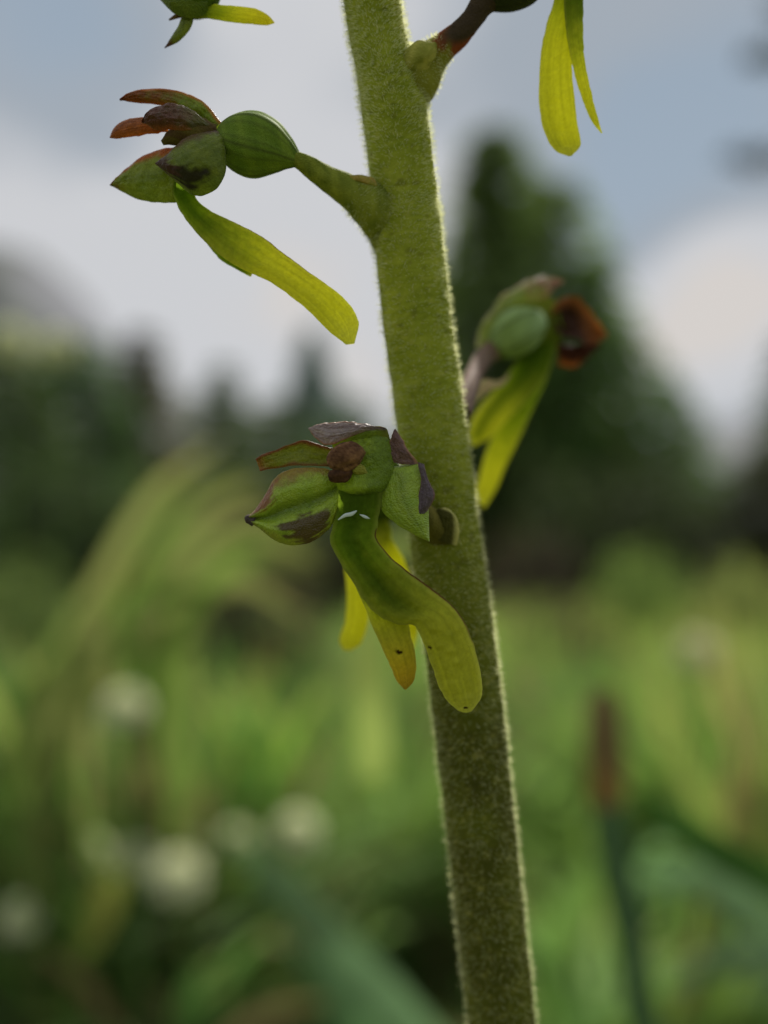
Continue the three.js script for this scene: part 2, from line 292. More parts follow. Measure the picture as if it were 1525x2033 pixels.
bush({ label: 'small dark brown shrub in the grass just right of the stalk', px: 1120, py: 1165, D: 1.8, w: 380, seed: 42, dark: C(44, 44, 26), light: C(86, 82, 54), n: 1200 });
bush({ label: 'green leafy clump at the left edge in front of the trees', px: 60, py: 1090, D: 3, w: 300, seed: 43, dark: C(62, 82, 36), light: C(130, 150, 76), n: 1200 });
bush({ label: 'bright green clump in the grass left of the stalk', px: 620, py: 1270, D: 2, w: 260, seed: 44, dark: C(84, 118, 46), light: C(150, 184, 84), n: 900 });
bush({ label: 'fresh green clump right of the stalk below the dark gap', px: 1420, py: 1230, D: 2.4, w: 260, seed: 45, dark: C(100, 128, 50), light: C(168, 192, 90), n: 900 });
// pine whose twigs reach in at the upper right edge
{
  const base = foot(2450, 4.5), t = thing('pine_tree', 'pine out of view whose dark twigs reach in at the upper right edge', 'tree', base), r = rng(77), list = [], limbs = [];
  const H = 6; limbs.push(new THREE.CylinderGeometry(0.05, 0.11, H, 12).translate(0, H / 2, 0));
  const tips = [[1475, 115, 4.3], [1440, 318, 4.3], [1530, 20, 4.4], [1600, 420, 4.4], [1640, -120, 4.3], [1850, 560, 4.2]];
  const boughs = [];
  for (const [px, py, D] of tips) {
    const tip = at(px, py, D).sub(base), from = new THREE.Vector3(0, tip.y + 0.15, 0), mid = from.clone().lerp(tip, 0.5); mid.y += 0.12;
    const cv = new THREE.CatmullRomCurve3([from, mid, tip]); boughs.push(new THREE.TubeGeometry(cv, 16, 0.012, 6));
    for (let i = 0; i < 260; i++) {
      const u = 0.25 + 0.75 * Math.pow(r(), 0.8), c = cv.getPoint(u), o = 0.16 * (1.05 - u) + 0.04, d = new THREE.Vector3(r() - 0.5, (r() - 0.5) * 0.8, r() - 0.5).multiplyScalar(2 * o);
      const al = cv.getTangent(u).multiplyScalar(0.6).add(d.clone().normalize()).normalize().multiplyScalar(0.045), ac = al.clone().cross(new THREE.Vector3(r() - 0.5, r() - 0.5, r() - 0.5)).normalize().multiplyScalar(0.016);
      list.push([c.add(d), al, ac, mix(C(46, 54, 46), C(86, 96, 84), r())]);
    }
  }
  mesh('trunk', mergeGeometries(limbs), M.bark, t); mesh('branches', mergeGeometries(boughs), M.bark, t); mesh('needles', leafCloud(list), M.needles, t);
}

// ------------------------------------------------------------------ meadow grass (nobody could count it)
function bladeGeo(h, w, bend) {
  const pos = [], idx = [], N = 5;
  for (let i = 0; i <= N; i++) { const u = i / N, y = h * u * (1 - 0.25 * bend * u), z = h * bend * 0.7 * u * u, ww = w * (1 - u * u) * 0.5 + 0.0002; pos.push(-ww, y, z + ww * 0.3, 0, y, z, ww, y, z + ww * 0.3); }
  for (let i = 0; i < N; i++) for (const j of [0, 1]) { const a = i * 3 + j; idx.push(a, a + 1, a + 3, a + 1, a + 4, a + 3); }
  const g = geom(pos, idx); return g;
}
{
  const r = rng(101), root = new THREE.Group(); root.name = 'meadow_grass'; root.userData = { label: 'soft blurred green meadow grass covering the ground behind the orchid', category: 'grass', kind: 'stuff' }; scene.add(root);
  const mat = new THREE.MeshPhysicalMaterial({ color: 0xffffff, roughness: 1, transmission: 0.42, thickness: 0, side: THREE.DoubleSide, specularIntensity: 0.3 });
  const shapes = [bladeGeo(1, 0.03, 0.25), bladeGeo(1, 0.024, 0.6), bladeGeo(1, 0.045, 0.9)], N = 20000, m4 = new THREE.Matrix4(), q = new THREE.Quaternion(), e = new THREE.Euler();
  shapes.forEach((g, k) => {
    const im = new THREE.InstancedMesh(g, mat, N); im.name = 'grass_blades'; im.userData.kind = 'stuff'; im.castShadow = im.receiveShadow = true;
    for (let i = 0; i < N; i++) {
      const D = 0.42 * Math.pow(16 / 0.42, Math.pow(r(), 0.95)), x = (r() - 0.5) * 1.25 * D, z = -D - 0.08, far = smooth(1.2, 4, D);
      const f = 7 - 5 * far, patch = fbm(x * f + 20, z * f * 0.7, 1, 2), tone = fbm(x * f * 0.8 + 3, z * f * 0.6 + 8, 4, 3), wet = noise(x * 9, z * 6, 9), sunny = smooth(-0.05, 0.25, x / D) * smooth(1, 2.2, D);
      if (patch < 0.33 && r() < 0.7) { m4.makeTranslation(0, -2, 0).scale(new THREE.Vector3(0.001, 0.001, 0.001)); im.setMatrixAt(i, m4); im.setColorAt(i, new THREE.Color(0, 0, 0)); continue; }
      const h = (0.05 + 0.12 * r()) * (0.45 + 1.5 * smooth(0.3, 0.75, patch)) * (1 + 0.25 * far);
      e.set((r() - 0.5) * 0.7, r() * 6.283, (r() - 0.5) * 0.7); q.setFromEuler(e);
      m4.compose(new THREE.Vector3(x, bump(x, z) - 0.004, z), q, new THREE.Vector3(h * (0.9 + 0.7 * r()), h, h)); im.setMatrixAt(i, m4);
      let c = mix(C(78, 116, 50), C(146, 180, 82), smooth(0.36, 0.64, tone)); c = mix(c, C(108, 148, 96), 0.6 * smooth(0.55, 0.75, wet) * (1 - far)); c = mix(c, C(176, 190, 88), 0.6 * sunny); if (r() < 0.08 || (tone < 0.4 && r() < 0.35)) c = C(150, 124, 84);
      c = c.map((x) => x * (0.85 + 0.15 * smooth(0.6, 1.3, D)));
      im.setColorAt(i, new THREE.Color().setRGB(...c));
    }
    root.add(im);
  });
}

// ------------------------------------------------------------------ single blades, leaves and flowers close behind the orchid
function ribbon(pts, widths, color, { fold = 0.25, n = 40, face = VIEW } = {}) {
  const cv = new THREE.CatmullRomCurve3(pts, false, 'centripetal'), pos = [], col = [], idx = [], K = 4;
  for (let i = 0; i <= n; i++) {
    const u = i / n, p = cv.getPoint(u), t = cv.getTangent(u), s = t.clone().cross(face).normalize(), w = s.clone().cross(t).normalize(), x = u * (widths.length - 1), a = Math.min(widths.length - 2, Math.floor(x)), hw = (widths[a] + (widths[a + 1] - widths[a]) * (x - a)) / 2;
    for (let j = 0; j <= K; j++) { const v = j / K * 2 - 1, q = p.clone().addScaledVector(s, v * hw).addScaledVector(w, Math.abs(v) * hw * fold * 2); pos.push(q.x, q.y, q.z); col.push(...color(u, v, q)); }
  }
  for (let i = 0; i < n; i++) for (let j = 0; j < K; j++) { const a = i * (K + 1) + j, b = a + 1, c = a + K + 1, d = c + 1; idx.push(a, b, c, b, d, c); }
  return geom(pos, idx, col);
}
function blade({ name = 'grass_shoot', label, category = 'grass blade', group = 'single blades behind the orchid', pts, D, w, tone, tip, root = true }) {
  const P = pts.map(([x, y, d]) => at(x, y, d ?? D)), W = w.map((x) => x / 1763 * D);
  if (root) { const l = P[P.length - 1], k = P[P.length - 2], dx = l.clone().sub(k), f = (l.y + 0.01) / Math.max(0.02, -dx.y); P.push(new THREE.Vector3(l.x + clamp(dx.x * f * 0.6, -0.12, 0.12), l.y * 0.45, l.z - 0.02), new THREE.Vector3(l.x + clamp(dx.x * f * 0.8, -0.16, 0.16), bump(l.x, l.z) - 0.01, l.z - 0.03)); W.push(W[W.length - 1], W[W.length - 1] * 0.8); }
  const b = P[P.length - 1].clone(), o = new THREE.Mesh(ribbon(P, W, (u, v, q) => { const n = fbm(q.x * 60, q.y * 45, q.z * 60, 2); return mix(mix(tip ?? tone, tone, smooth(0, 0.25, u)), tone.map((c) => c * 0.45), smooth(0.3, 0.7, n)); }).translate(-b.x, -b.y, -b.z), M.leaf);
  o.name = numbered(name); o.position.copy(b); o.castShadow = o.receiveShadow = true; scene.add(o); return tag(o, label, category, group);
}
const sage = C(106, 138, 94), fresh = C(128, 160, 62), olive = C(150, 152, 84), deep = C(54, 88, 34);
blade({ name: 'broad_leaf', category: 'leaf', label: 'broad bluish green leaf slanting down left of the lower stalk', pts: [[450, 1655], [540, 1725], [640, 1830], [750, 1950], [860, 2070]], D: 0.34, w: [10, 60, 76, 80, 70], tone: sage, group: 'broad leaves low in the picture' });
blade({ name: 'broad_leaf', category: 'leaf', label: 'darker bluish leaf just under the broad slanting leaf', pts: [[560, 1850], [640, 1930], [720, 2030], [790, 2120]], D: 0.4, w: [10, 56, 64, 60], tone: C(96, 132, 84), group: 'broad leaves low in the picture' });
blade({ name: 'broad_leaf', category: 'leaf', label: 'pale green leaf arching to the right edge below the dark blade', pts: [[1270, 1750], [1360, 1735], [1440, 1765], [1520, 1830], [1600, 1930]], D: 0.32, w: [15, 60, 70, 70, 60], tone: sage, group: 'broad leaves low in the picture' });
blade({ name: 'broad_leaf', category: 'leaf', label: 'mint green leaf low right beside the stalk', pts: [[1180, 1690], [1130, 1790], [1090, 1900], [1080, 2040]], D: 0.42, w: [16, 70, 76, 60], tone: C(122, 158, 76), group: 'broad leaves low in the picture' });
blade({ name: 'broad_leaf', category: 'leaf', label: 'grey green leaf in the lower right corner', pts: [[1330, 1960], [1410, 1900], [1500, 1890], [1580, 1950]], D: 0.4, w: [16, 60, 60, 50], tone: C(112, 142, 104), group: 'broad leaves low in the picture' });
blade({ label: 'dark green blade slanting down to the right edge', pts: [[1265, 1575], [1330, 1625], [1420, 1685], [1530, 1745], [1640, 1810]], D: 0.14, w: [20, 55, 66, 70, 66], tone: deep });
blade({ label: 'pale hanging blade tip left of the stalk under the split lip', pts: [[738, 1548], [739, 1480], [735, 1380], [733, 1270], [745, 1150], [800, 1075], [865, 1120], [900, 1300], [930, 1600], [990, 1950]], D: 0.2, w: [44, 70, 70, 66, 50, 36, 30, 30, 30, 30], tone: C(190, 212, 110) });
blade({ label: 'yellow green leaf blade at the lower left under the white blossoms', pts: [[240, 1730], [215, 1780], [185, 1850], [165, 1900]], D: 0.4, w: [30, 60, 50, 6], tone: C(172, 178, 84) });
function tuft({ label, root, D, blades, seed, tones, w, loose = 0.04 }) {
  const r = rng(seed), base = at(...root, D); base.y = bump(base.x, base.z) - 0.005; const t = thing('grass_tuft', label, 'grass tuft', base, 'tall grass tufts'), sc = D / 1763;
  for (const [n, spread, pts] of blades) for (let i = 0; i < n; i++) {
    const k = 0.55 + 0.5 * r(), jx = (r() - 0.5) * spread, jy = (r() - 0.5) * spread, jd = (r() - 0.5) * 0.12, P = pts.map(([x, y], m) => { const u = 1 - m / (pts.length - 1), a = root[0] + (x - root[0]) * (0.25 * k + 0.75) , b = y + (1 - k) * 160 * u; return at(a + jx * (0.3 + u), b + jy * u, D + jd * (0.3 + u)); });
    { const ox = (r() - 0.5) * loose, l = P.length; P.forEach((p, m) => { p.x += ox * (m / l) ** 2; }); P.push(base.clone().add(new THREE.Vector3(ox, 0, (r() - 0.5) * 0.03))); }
    const tone = tones[Math.floor(r() * tones.length)], v = 0.8 + 0.4 * r(), wid = w * (0.6 + 0.8 * r()) * sc;
    mesh('blade', ribbon(P, [wid * 0.15, wid * 0.8, wid, wid, wid * 0.7], (u) => mix(tone, C(176, 160, 100), 0.5 * smooth(0.3, 0, u)).map((x) => x * v), { n: 24 }).translate(-base.x, -base.y, -base.z), M.leaf, t);
  }
}
tuft({ label: 'olive tuft of long grass arching right behind the centre flower', root: [185, 1560], D: 0.5, w: 30, seed: 51, loose: 0.16, tones: [C(138, 158, 78), C(160, 168, 96), C(112, 150, 60), C(146, 150, 88)], blades: [
  [3, 60, [[450, 850], [370, 930], [285, 1080], [220, 1260], [190, 1420]]], [3, 80, [[560, 950], [450, 1000], [350, 1110], [260, 1270], [205, 1430]]], [4, 80, [[640, 1060], [520, 1040], [400, 1110], [300, 1230], [230, 1420]]], [3, 80, [[580, 1180], [470, 1130], [370, 1180], [280, 1290], [220, 1430]]], [3, 60, [[250, 1040], [215, 1150], [190, 1290], [180, 1450]]]] });
tuft({ label: 'sparse upright grass tuft near the right edge of the picture', root: [1500, 1800], D: 0.6, w: 14, seed: 52, tones: [C(176, 182, 98), C(150, 172, 80), C(180, 164, 110)], blades: [[6, 90, [[1470, 1140], [1482, 1260], [1492, 1400], [1500, 1600]]], [5, 90, [[1350, 1190], [1400, 1300], [1450, 1450], [1490, 1650]]], [4, 60, [[1300, 1260], [1310, 1400], [1390, 1560], [1480, 1700]]]] });
tuft({ label: 'short tuft of fresh green grass at the left edge', root: [60, 1650], D: 0.55, w: 18, seed: 53, tones: [C(120, 160, 60), C(140, 170, 80), C(170, 168, 96)], blades: [[8, 120, [[150, 1250], [110, 1330], [85, 1430], [65, 1550]]], [7, 120, [[-40, 1260], [0, 1330], [40, 1440], [55, 1560]]]] });
tuft({ label: 'low tuft of green grass left of the stalk above the white row', root: [520, 1760], D: 0.6, w: 18, seed: 54, tones: [C(120, 160, 60), C(150, 180, 76), C(104, 150, 70)], blades: [[9, 160, [[620, 1330], [570, 1420], [540, 1540], [525, 1660]]], [9, 160, [[400, 1340], [450, 1420], [490, 1540], [515, 1660]]]] });
tuft({ label: 'low tuft of mint green grass at the bottom right of the stalk', root: [1160, 2180], D: 0.45, w: 26, seed: 55, tones: [C(116, 158, 80), C(146, 176, 110), C(100, 134, 70)], blades: [[8, 160, [[1080, 1760], [1110, 1850], [1140, 1960], [1155, 2080]]], [8, 160, [[1330, 1880], [1260, 1920], [1200, 2000], [1170, 2090]]]] });
tuft({ label: 'low tuft of dark green grass at the bottom left', root: [330, 2250], D: 0.45, w: 26, seed: 56, tones: [C(84, 132, 60), C(110, 156, 76), C(140, 120, 84)], blades: [[8, 200, [[160, 1900], [230, 1950], [290, 2050], [320, 2150]]], [8, 200, [[560, 1880], [470, 1930], [390, 2040], [345, 2150]]]] });
function herb(label, px, py, D, size, seed, tone) {                       // a leafy meadow herb: stems with broad pointed leaves
  const r = rng(seed), c0 = at(px, py, D), base = new THREE.Vector3(c0.x, bump(c0.x, c0.z) - 0.005, c0.z), t = thing('meadow_herb', label, 'herb', base, 'leafy herbs in the meadow'), H = Math.max(0.06, c0.y - base.y), u = size / 1763 * D, stems = [];
  for (let k = 0; k < 3; k++) {
    const top = new THREE.Vector3((r() - 0.5) * u * 0.8, H * (0.75 + 0.3 * r()), (r() - 0.5) * u * 0.8), cv = new THREE.CatmullRomCurve3([new THREE.Vector3(), top.clone().multiplyScalar(0.5).add(new THREE.Vector3(0, 0, 0.004)), top]);
    stems.push(new THREE.TubeGeometry(cv, 10, 0.0012, 5));
    for (let i = 0; i < 9; i++) {
      const p = cv.getPoint(0.25 + 0.75 * i / 8), a = i * 2.4 + k, L = u * (0.35 + 0.35 * r()), d = new THREE.Vector3(Math.cos(a), 0.25 + 0.3 * r(), Math.sin(a)), v = 0.7 + 0.5 * r();
      mesh('leaf', ribbon([p, p.clone().addScaledVector(d, L * 0.5), p.clone().addScaledVector(d, L).add(new THREE.Vector3(0, -L * 0.25, 0))], [L * 0.06, L * 0.34, L * 0.02], () => tone.map((x) => x * v), { n: 8, face: new THREE.Vector3(0.1, 1, 0.3).normalize() }), M.leaf, t);
    }
  }
  mesh('stems', mergeGeometries(stems), new THREE.MeshStandardMaterial({ color: new THREE.Color().setRGB(...C(90, 116, 56)), roughness: 0.85 }), t);
}
herb('pale grey green herb among the white blossoms at the lower left', 330, 1640, 0.6, 150, 61, C(150, 170, 110));
herb('yellowish herb left of the lower white row', 60, 1580, 0.6, 160, 62, C(160, 172, 84));
herb('brownish withered herb at the bottom left corner', 130, 1960, 0.5, 150, 63, C(150, 118, 78));
herb('dark green herb at the bottom between leaf and stalk', 640, 1900, 0.5, 170, 64, C(84, 124, 64));
herb('light green herb close left of the stalk foot', 720, 1600, 0.65, 150, 65, C(150, 186, 96));
herb('pale green herb right of the sedge spike', 1330, 1600, 0.6, 160, 66, C(140, 186, 110));
herb('fresh green herb close right of the stalk', 1090, 1500, 0.7, 150, 67, C(150, 190, 80));
herb('grey green herb at the lower right corner', 1440, 1850, 0.5, 170, 68, C(120, 156, 118));
herb('yellow green herb at the right edge over the dark blade', 1500, 1520, 0.65, 150, 69, C(176, 190, 90));
herb('brown tinged herb at the bottom right of the stalk', 1180, 1930, 0.5, 140, 70, C(140, 132, 84));
{
  // brown sedge spike on a dark stalk
  const D = 0.19, base = at(1290, 2150, D); base.y = bump(base.x, base.z) - 0.005; const t = thing('sedge', 'dark sedge stalk with a brown orange spike right of the orchid', 'sedge', base);
  const tubeAt = (pts, r, nv = 12) => { const cv = new THREE.CatmullRomCurve3(pts), g = new THREE.TubeGeometry(cv, 60, 1, nv), p = g.attributes.position, a = new THREE.Vector3(); for (let i = 0; i < p.count; i++) { const u = Math.floor(i / (nv + 1)) / 60, c = cv.getPointAt(u); a.fromBufferAttribute(p, i).sub(c).multiplyScalar(r(u)).add(c); p.setXYZ(i, a.x, a.y, a.z); } g.computeVertexNormals(); return g; };
  const k = D / 1763;
  const s = tubeAt([at(1208, 1590, D), at(1222, 1700, D), at(1245, 1830, D), at(1270, 1990, D), at(1290, 2150, D), base], () => 32 * k);
  mesh('stalk', local(s, t), new THREE.MeshStandardMaterial({ color: new THREE.Color().setRGB(...C(66, 98, 58)), roughness: 0.7 }), t);
  const sp = tubeAt([at(1202, 1370, D), at(1200, 1450, D), at(1203, 1530, D), at(1208, 1610, D)], (u) => (12 + 29 * Math.pow(Math.sin(Math.PI * clamp(0.05 + u * 0.85)), 0.6)) * k, 20);
  const p = sp.attributes.position, col = []; for (let i = 0; i < p.count; i++) { const u = Math.floor(i / 21) / 60, n = noise(p.getX(i) * 3000, p.getY(i) * 2200, p.getZ(i) * 3000); col.push(...mix(mix(C(130, 108, 62), C(168, 126, 66), smooth(0.45, 0.85, u)), C(64, 48, 28), n * 0.6)); }
  sp.setAttribute('color', new THREE.Float32BufferAttribute(col, 3));
  mesh('spike', local(sp, t), new THREE.MeshStandardMaterial({ vertexColors: true, roughness: 0.9 }), t);
}
function daisy(label, px, py, D, size, tiltX, seed) {
  const r = rng(seed), c = at(px, py, D), base = new THREE.Vector3(c.x + (r() - 0.5) * 0.03, 0, c.z - 0.02); base.y = bump(base.x, base.z) - 0.005;
  const t = thing('white_flower', label, 'wildflower', base, 'white flowers in the meadow'), R = size * 0.96 / 1763 * D / 2, head = c.clone().sub(base);
  mesh('flower_stem', new THREE.TubeGeometry(new THREE.CatmullRomCurve3([new THREE.Vector3(), head.clone().multiplyScalar(0.5).add(new THREE.Vector3(0.006, 0, 0)), head]), 12, 0.0009, 6), new THREE.MeshStandardMaterial({ color: new THREE.Color().setRGB(...C(90, 120, 50)), roughness: 0.8 }), t);
  const petals = [], q = new THREE.Quaternion(), up = new THREE.Vector3(0, 1, 0), N = 90;
  for (let i = 0; i < N; i++) {                                          // a round head of small narrow florets
    const y = 1 - 1.75 * (i + 0.5) / N, a = i * 2.39996, k = Math.sqrt(1 - y * y), dir = new THREE.Vector3(Math.cos(a) * k, y * 0.9, Math.sin(a) * k).normalize();
    const g = new THREE.SphereGeometry(1, 6, 5).scale(R * 0.13, R * 0.3, R * 0.16).translate(0, R * (0.66 + 0.12 * r()), 0);
    petals.push(g.applyQuaternion(q.setFromUnitVectors(up, dir)));
  }
  mesh('flower_head', mergeGeometries(petals), M.petal, t).position.copy(head);
  mesh('flower_core', new THREE.SphereGeometry(R * 0.45, 14, 10), M.disc, t).position.copy(head);
}
daisy('added cream blossom in place of a bright glint against the mountain at the left edge', 18, 682, 0.5, 84, 1.2, 10);  // these two added heads stand in for pale light glints near the treeline
daisy('added cream blossom in place of a bright glint just right of the left edge one', 112, 692, 0.52, 74, 1.2, 11);
daisy('single white blossom at the left, above the row of others', 250, 1408, 0.36, 92, 1.0, 1);
daisy('brightest white blossom in the row at the lower left', 352, 1745, 0.4, 110, 1.1, 2);
daisy('white blossom touching the brightest one on its upper left', 270, 1705, 0.46, 80, 0.8, 3);
daisy('white blossom touching the brightest one on its upper right', 385, 1690, 0.5, 66, 0.7, 4);
daisy('white blossom at the right end of the row', 590, 1655, 0.45, 92, 1.0, 5);
daisy('paler white blossom next to the right end of the row', 470, 1672, 0.5, 74, 0.8, 6);
daisy('dim white blossom at the left end of the row', 185, 1700, 0.5, 80, 0.8, 7);
daisy('white blossom at the lower left edge of the picture', 40, 1825, 0.42, 84, 1.0, 8);
daisy('faint pale blossom at the right, over the bright grass', 1385, 1295, 0.6, 80, 0.9, 9);

// ------------------------------------------------------------------ the orchid
const orchidBase = (() => { const p = at(1420, 4600, 0.052); p.y = bump(p.x, p.z) - 0.01; return p; })();
const orchid = thing('orchid', 'green hairy orchid stalk with yellow green split lipped flowers, sharp in front', 'orchid', orchidBase);
const K = 1.7;                                                            // picture tone to base colour
const c = (r, g, b) => C(r, g, b, K).map((x) => Math.min(0.8, x));
const part = (name, g, mat, parent, label) => mesh(name, local(g, orchid), mat, parent, label);
const join = (...g) => mergeGeometries(g);

// stem: [left edge, right edge] of the bare stalk by height
const EDGE = [[-300, 640, 752], [-120, 668, 778], [0, 684, 796], [60, 693, 802], [110, 702, 815], [150, 709, 830], [190, 716, 843], [240, 722, 850], [300, 729, 857], [400, 740, 869], [440, 741, 874], [500, 747, 880], [600, 757, 891], [700, 769, 904], [800, 783, 919], [900, 795, 932], [1000, 806, 945], [1100, 820, 958], [1200, 834, 973], [1300, 847, 986], [1400, 859, 998], [1500, 871, 1009], [1600, 882, 1019], [1700, 894, 1029], [1800, 905, 1039], [1900, 917, 1050], [2033, 933, 1064], [2250, 960, 1092], [2700, 1012, 1146]];
const stemZ = (y) => 2.1 + 4.2 * clamp(y / 2033, -0.2, 1.4);
const stemPath = EDGE.map(([y, a, b]) => [(a + b) / 2, y, stemZ(y), (b - a) / 2]);
stemPath.push([1240, 3600, 7.6, 68], [1420, 4600, 11, 70]);
const stemInfo = [];
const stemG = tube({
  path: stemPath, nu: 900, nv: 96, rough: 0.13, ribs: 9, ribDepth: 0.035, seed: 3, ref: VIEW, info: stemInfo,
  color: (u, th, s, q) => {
    const y = s, x = th * 1.6, streak = fbm(x * 1.6, y * 9, 2, 3), fine = fbm(x * 9, y * 16, 5, 2), big = fbm(x * 0.8, y * 0.5, 8, 3);
    let k = mix(c(94, 104, 22), c(142, 146, 50), clamp(streak * 0.7 + fine * 0.5 + big * 0.5 - 0.4));
    k = mix(k, c(34, 32, 11), 0.92 * smooth(22, 46, y) * (0.6 + 0.4 * big));  // low stem: brownish tone plus the shaded front put into the colour
    k = mix(k, c(160, 154, 84), 0.3 * smooth(0.64, 0.8, fbm(x * 5, y * 7, 14, 2)));
    return mix(k, c(60, 56, 26), 0.4 * smooth(0.7, 0.85, fbm(x * 2.6, y * 3.2, 21, 2)));
  },
});
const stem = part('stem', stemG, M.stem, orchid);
// short glandular hairs, too many to count
const hairGeo = (() => {
  const hp = [], hi = [];
  for (const a of [0, Math.PI / 2]) for (let k = 0; k <= 3; k++) { const y = k / 3, w = 0.7 - 0.35 * y, b = 1.5 * y * y; hp.push(Math.cos(a) * w + b, y, Math.sin(a) * w, -Math.cos(a) * w + b, y, -Math.sin(a) * w); if (k) { const e = hp.length / 3 - 4; hi.push(e, e + 1, e + 2, e + 1, e + 3, e + 2); } }
  const gland = new THREE.SphereGeometry(0.85, 6, 4).scale(1, 0.055, 1).translate(1.5, 1, 0); gland.deleteAttribute('uv');
  return mergeGeometries([geom(hp, hi), gland]);
})();
function hairs(name, info, W, rows, n, seed, parent, size = 1) {           // info: points and outward normals of a tube, W to a row
  const r = rng(seed), im = new THREE.InstancedMesh(hairGeo, M.hair, n); im.name = name; im.userData.kind = 'stuff'; im.castShadow = im.receiveShadow = true;
  const m4 = new THREE.Matrix4(), q = new THREE.Quaternion(), up = new THREE.Vector3(0, 1, 0);
  for (let i = 0; i < n; i++) {
    const a = Math.floor(r() * (rows - 1)), j = Math.floor(r() * (W - 1)), p = info[a * W + j], p2 = info[(a + 1) * W + (j + 1)];
    const pos = p[0].clone().lerp(p2[0], r()).sub(orchidBase), dir = p[1].clone().add(new THREE.Vector3(r() - 0.5, r() - 0.5, r() - 0.5).multiplyScalar(0.7)).normalize();
    q.setFromUnitVectors(up, dir); const L = (0.12 + 0.22 * Math.pow(r(), 1.3)) * 0.001 * size, w = (0.011 + 0.007 * r()) * 0.001 * size;
    m4.compose(pos.addScaledVector(dir, -0.00002), q, new THREE.Vector3(w, L, w)); im.setMatrixAt(i, m4);
  }
  parent.add(im);
}
hairs('stem_hairs', stemInfo, 97, 812, 25000, 9, orchid);
function flower(label) { const f = new THREE.Group(); f.name = 'flower'; f.userData.label = label; orchid.add(f); return f; }

// colour fields -----------------------------------------------------
const G1 = c(98, 118, 24), G2 = c(64, 88, 18), Y1 = c(164, 164, 50), Y2 = c(192, 186, 88), BR = c(92, 58, 26), DK = c(48, 34, 26), PU = c(84, 66, 66), OR = c(186, 112, 36), GY = c(130, 116, 112);
const speck = (p, f = 3, s = 1) => fbm(p.x * f, p.y * f, p.z * f + s, 3);
const lipColor = ({ green = 0.3, rim = 0, ochre = 0, chan = 0, spots = [] } = {}) => (u, v, p) => {
  const n = speck(p, 2.2), fine = speck(p, 12, 4);
  let k = mix(G1, Y1, smooth(green - 0.25, green + 0.3, u + 0.25 * (n - 0.5)));
  k = mix(k, Y2, 0.7 * smooth(0.8, 1, u) + 0.35 * smooth(0.36, 0.5, Math.abs(v - 0.5)));
  k = mix(k, c(168, 138, 40), ochre * smooth(0.3, 1, u));
  if (chan) k = mix(k, c(60, 84, 14), 0.7 * Math.exp(-(((v - 0.4) / (0.2 + 0.35 * smooth(0.2, 0, u))) ** 2)) * smooth(chan + 0.05, chan - 0.08, u));
  if (rim) k = mix(k, BR, smooth(0.955, 0.99, v) * smooth(0.2, 0.3, u + 0.1 * n) * smooth(0.8, 0.6, u) * rim);
  for (const [a, b, ru, rv] of spots) k = mix(k, c(40, 26, 8), smooth(1, 0.5, Math.hypot((u - a) / ru, (v - b) / rv) + 0.8 * (fine - 0.5)));
  const vein = fbm(v * 22, u * 3.5, 7, 3); return k.map((x) => x * (0.82 + 0.36 * fine) * (0.82 + 0.36 * vein));
};
const sepalColor = ({ base = G1, tipc = BR, from = 0.6, edgeL = 0, edgeR = 0, edgec = BR, patch, fold = 0.4 } = {}) => (u, v, p) => {
  const n = speck(p, 2.6, 2), streak = fbm(v * 26, u * 3, p.z * 0.2, 3), fine = speck(p, 13, 8);
  let k = mix(mix(base, G2, 0.5 * streak), Y1, 0.3 * n);
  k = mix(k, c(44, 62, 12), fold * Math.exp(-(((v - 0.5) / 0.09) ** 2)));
  k = mix(k, tipc, smooth(from - 0.12, from + 0.25, u + 0.5 * (n - 0.5)));
  k = mix(k, edgec, edgeL * smooth(0.22, 0.03, v + 0.25 * (n - 0.5))); k = mix(k, edgec, edgeR * smooth(0.78, 0.97, v + 0.25 * (n - 0.5)));
  if (patch) for (const [a, b, ru, rv, col] of patch) k = mix(k, col, 0.92 * smooth(1.1, 0.6, Math.hypot((u - a) / ru, (v - b) / rv) + 1.9 * (streak - 0.5) + 0.7 * (n - 0.5)));
  return k.map((x) => x * (0.75 + 0.5 * fine));
};
const plain = (a, b, f = 3) => (u, th, s, p) => mix(a, b, clamp(1.6 * speck(p, f) - 0.3)).map((x) => x * (0.8 + 0.4 * speck(p, 14, 3)));
const ribbed = (a, b, line, ribs) => (u, th, s, p) => { const w = th * ribs / 2 + 0.35 * Math.sin(u * 3); let k = mix(a, b, clamp(1.8 * speck(p, 2) - 0.4)); k = mix(k, line, 0.6 * smooth(0.95, 1, Math.abs(Math.cos(w))) + 0.3 * smooth(0.9, 1, Math.abs(Math.cos(w * 2 + 1.2 + 0.5 * (noise(u * 5, th, 1) - 0.5))))); return k.map((x) => x * (0.85 + 0.3 * speck(p, 12))); };
const dry = (a, b, e = a) => (u, v, p) => { const st = fbm(v * 30, u * 4, 3, 3); let k = mix(a, b, clamp(1.4 * st - 0.2)); k = mix(k, e, 0.8 * (smooth(0.12, 0.0, v) + smooth(0.88, 1, v))); return k.map((x) => x * (0.7 + 0.6 * speck(p, 9))); };

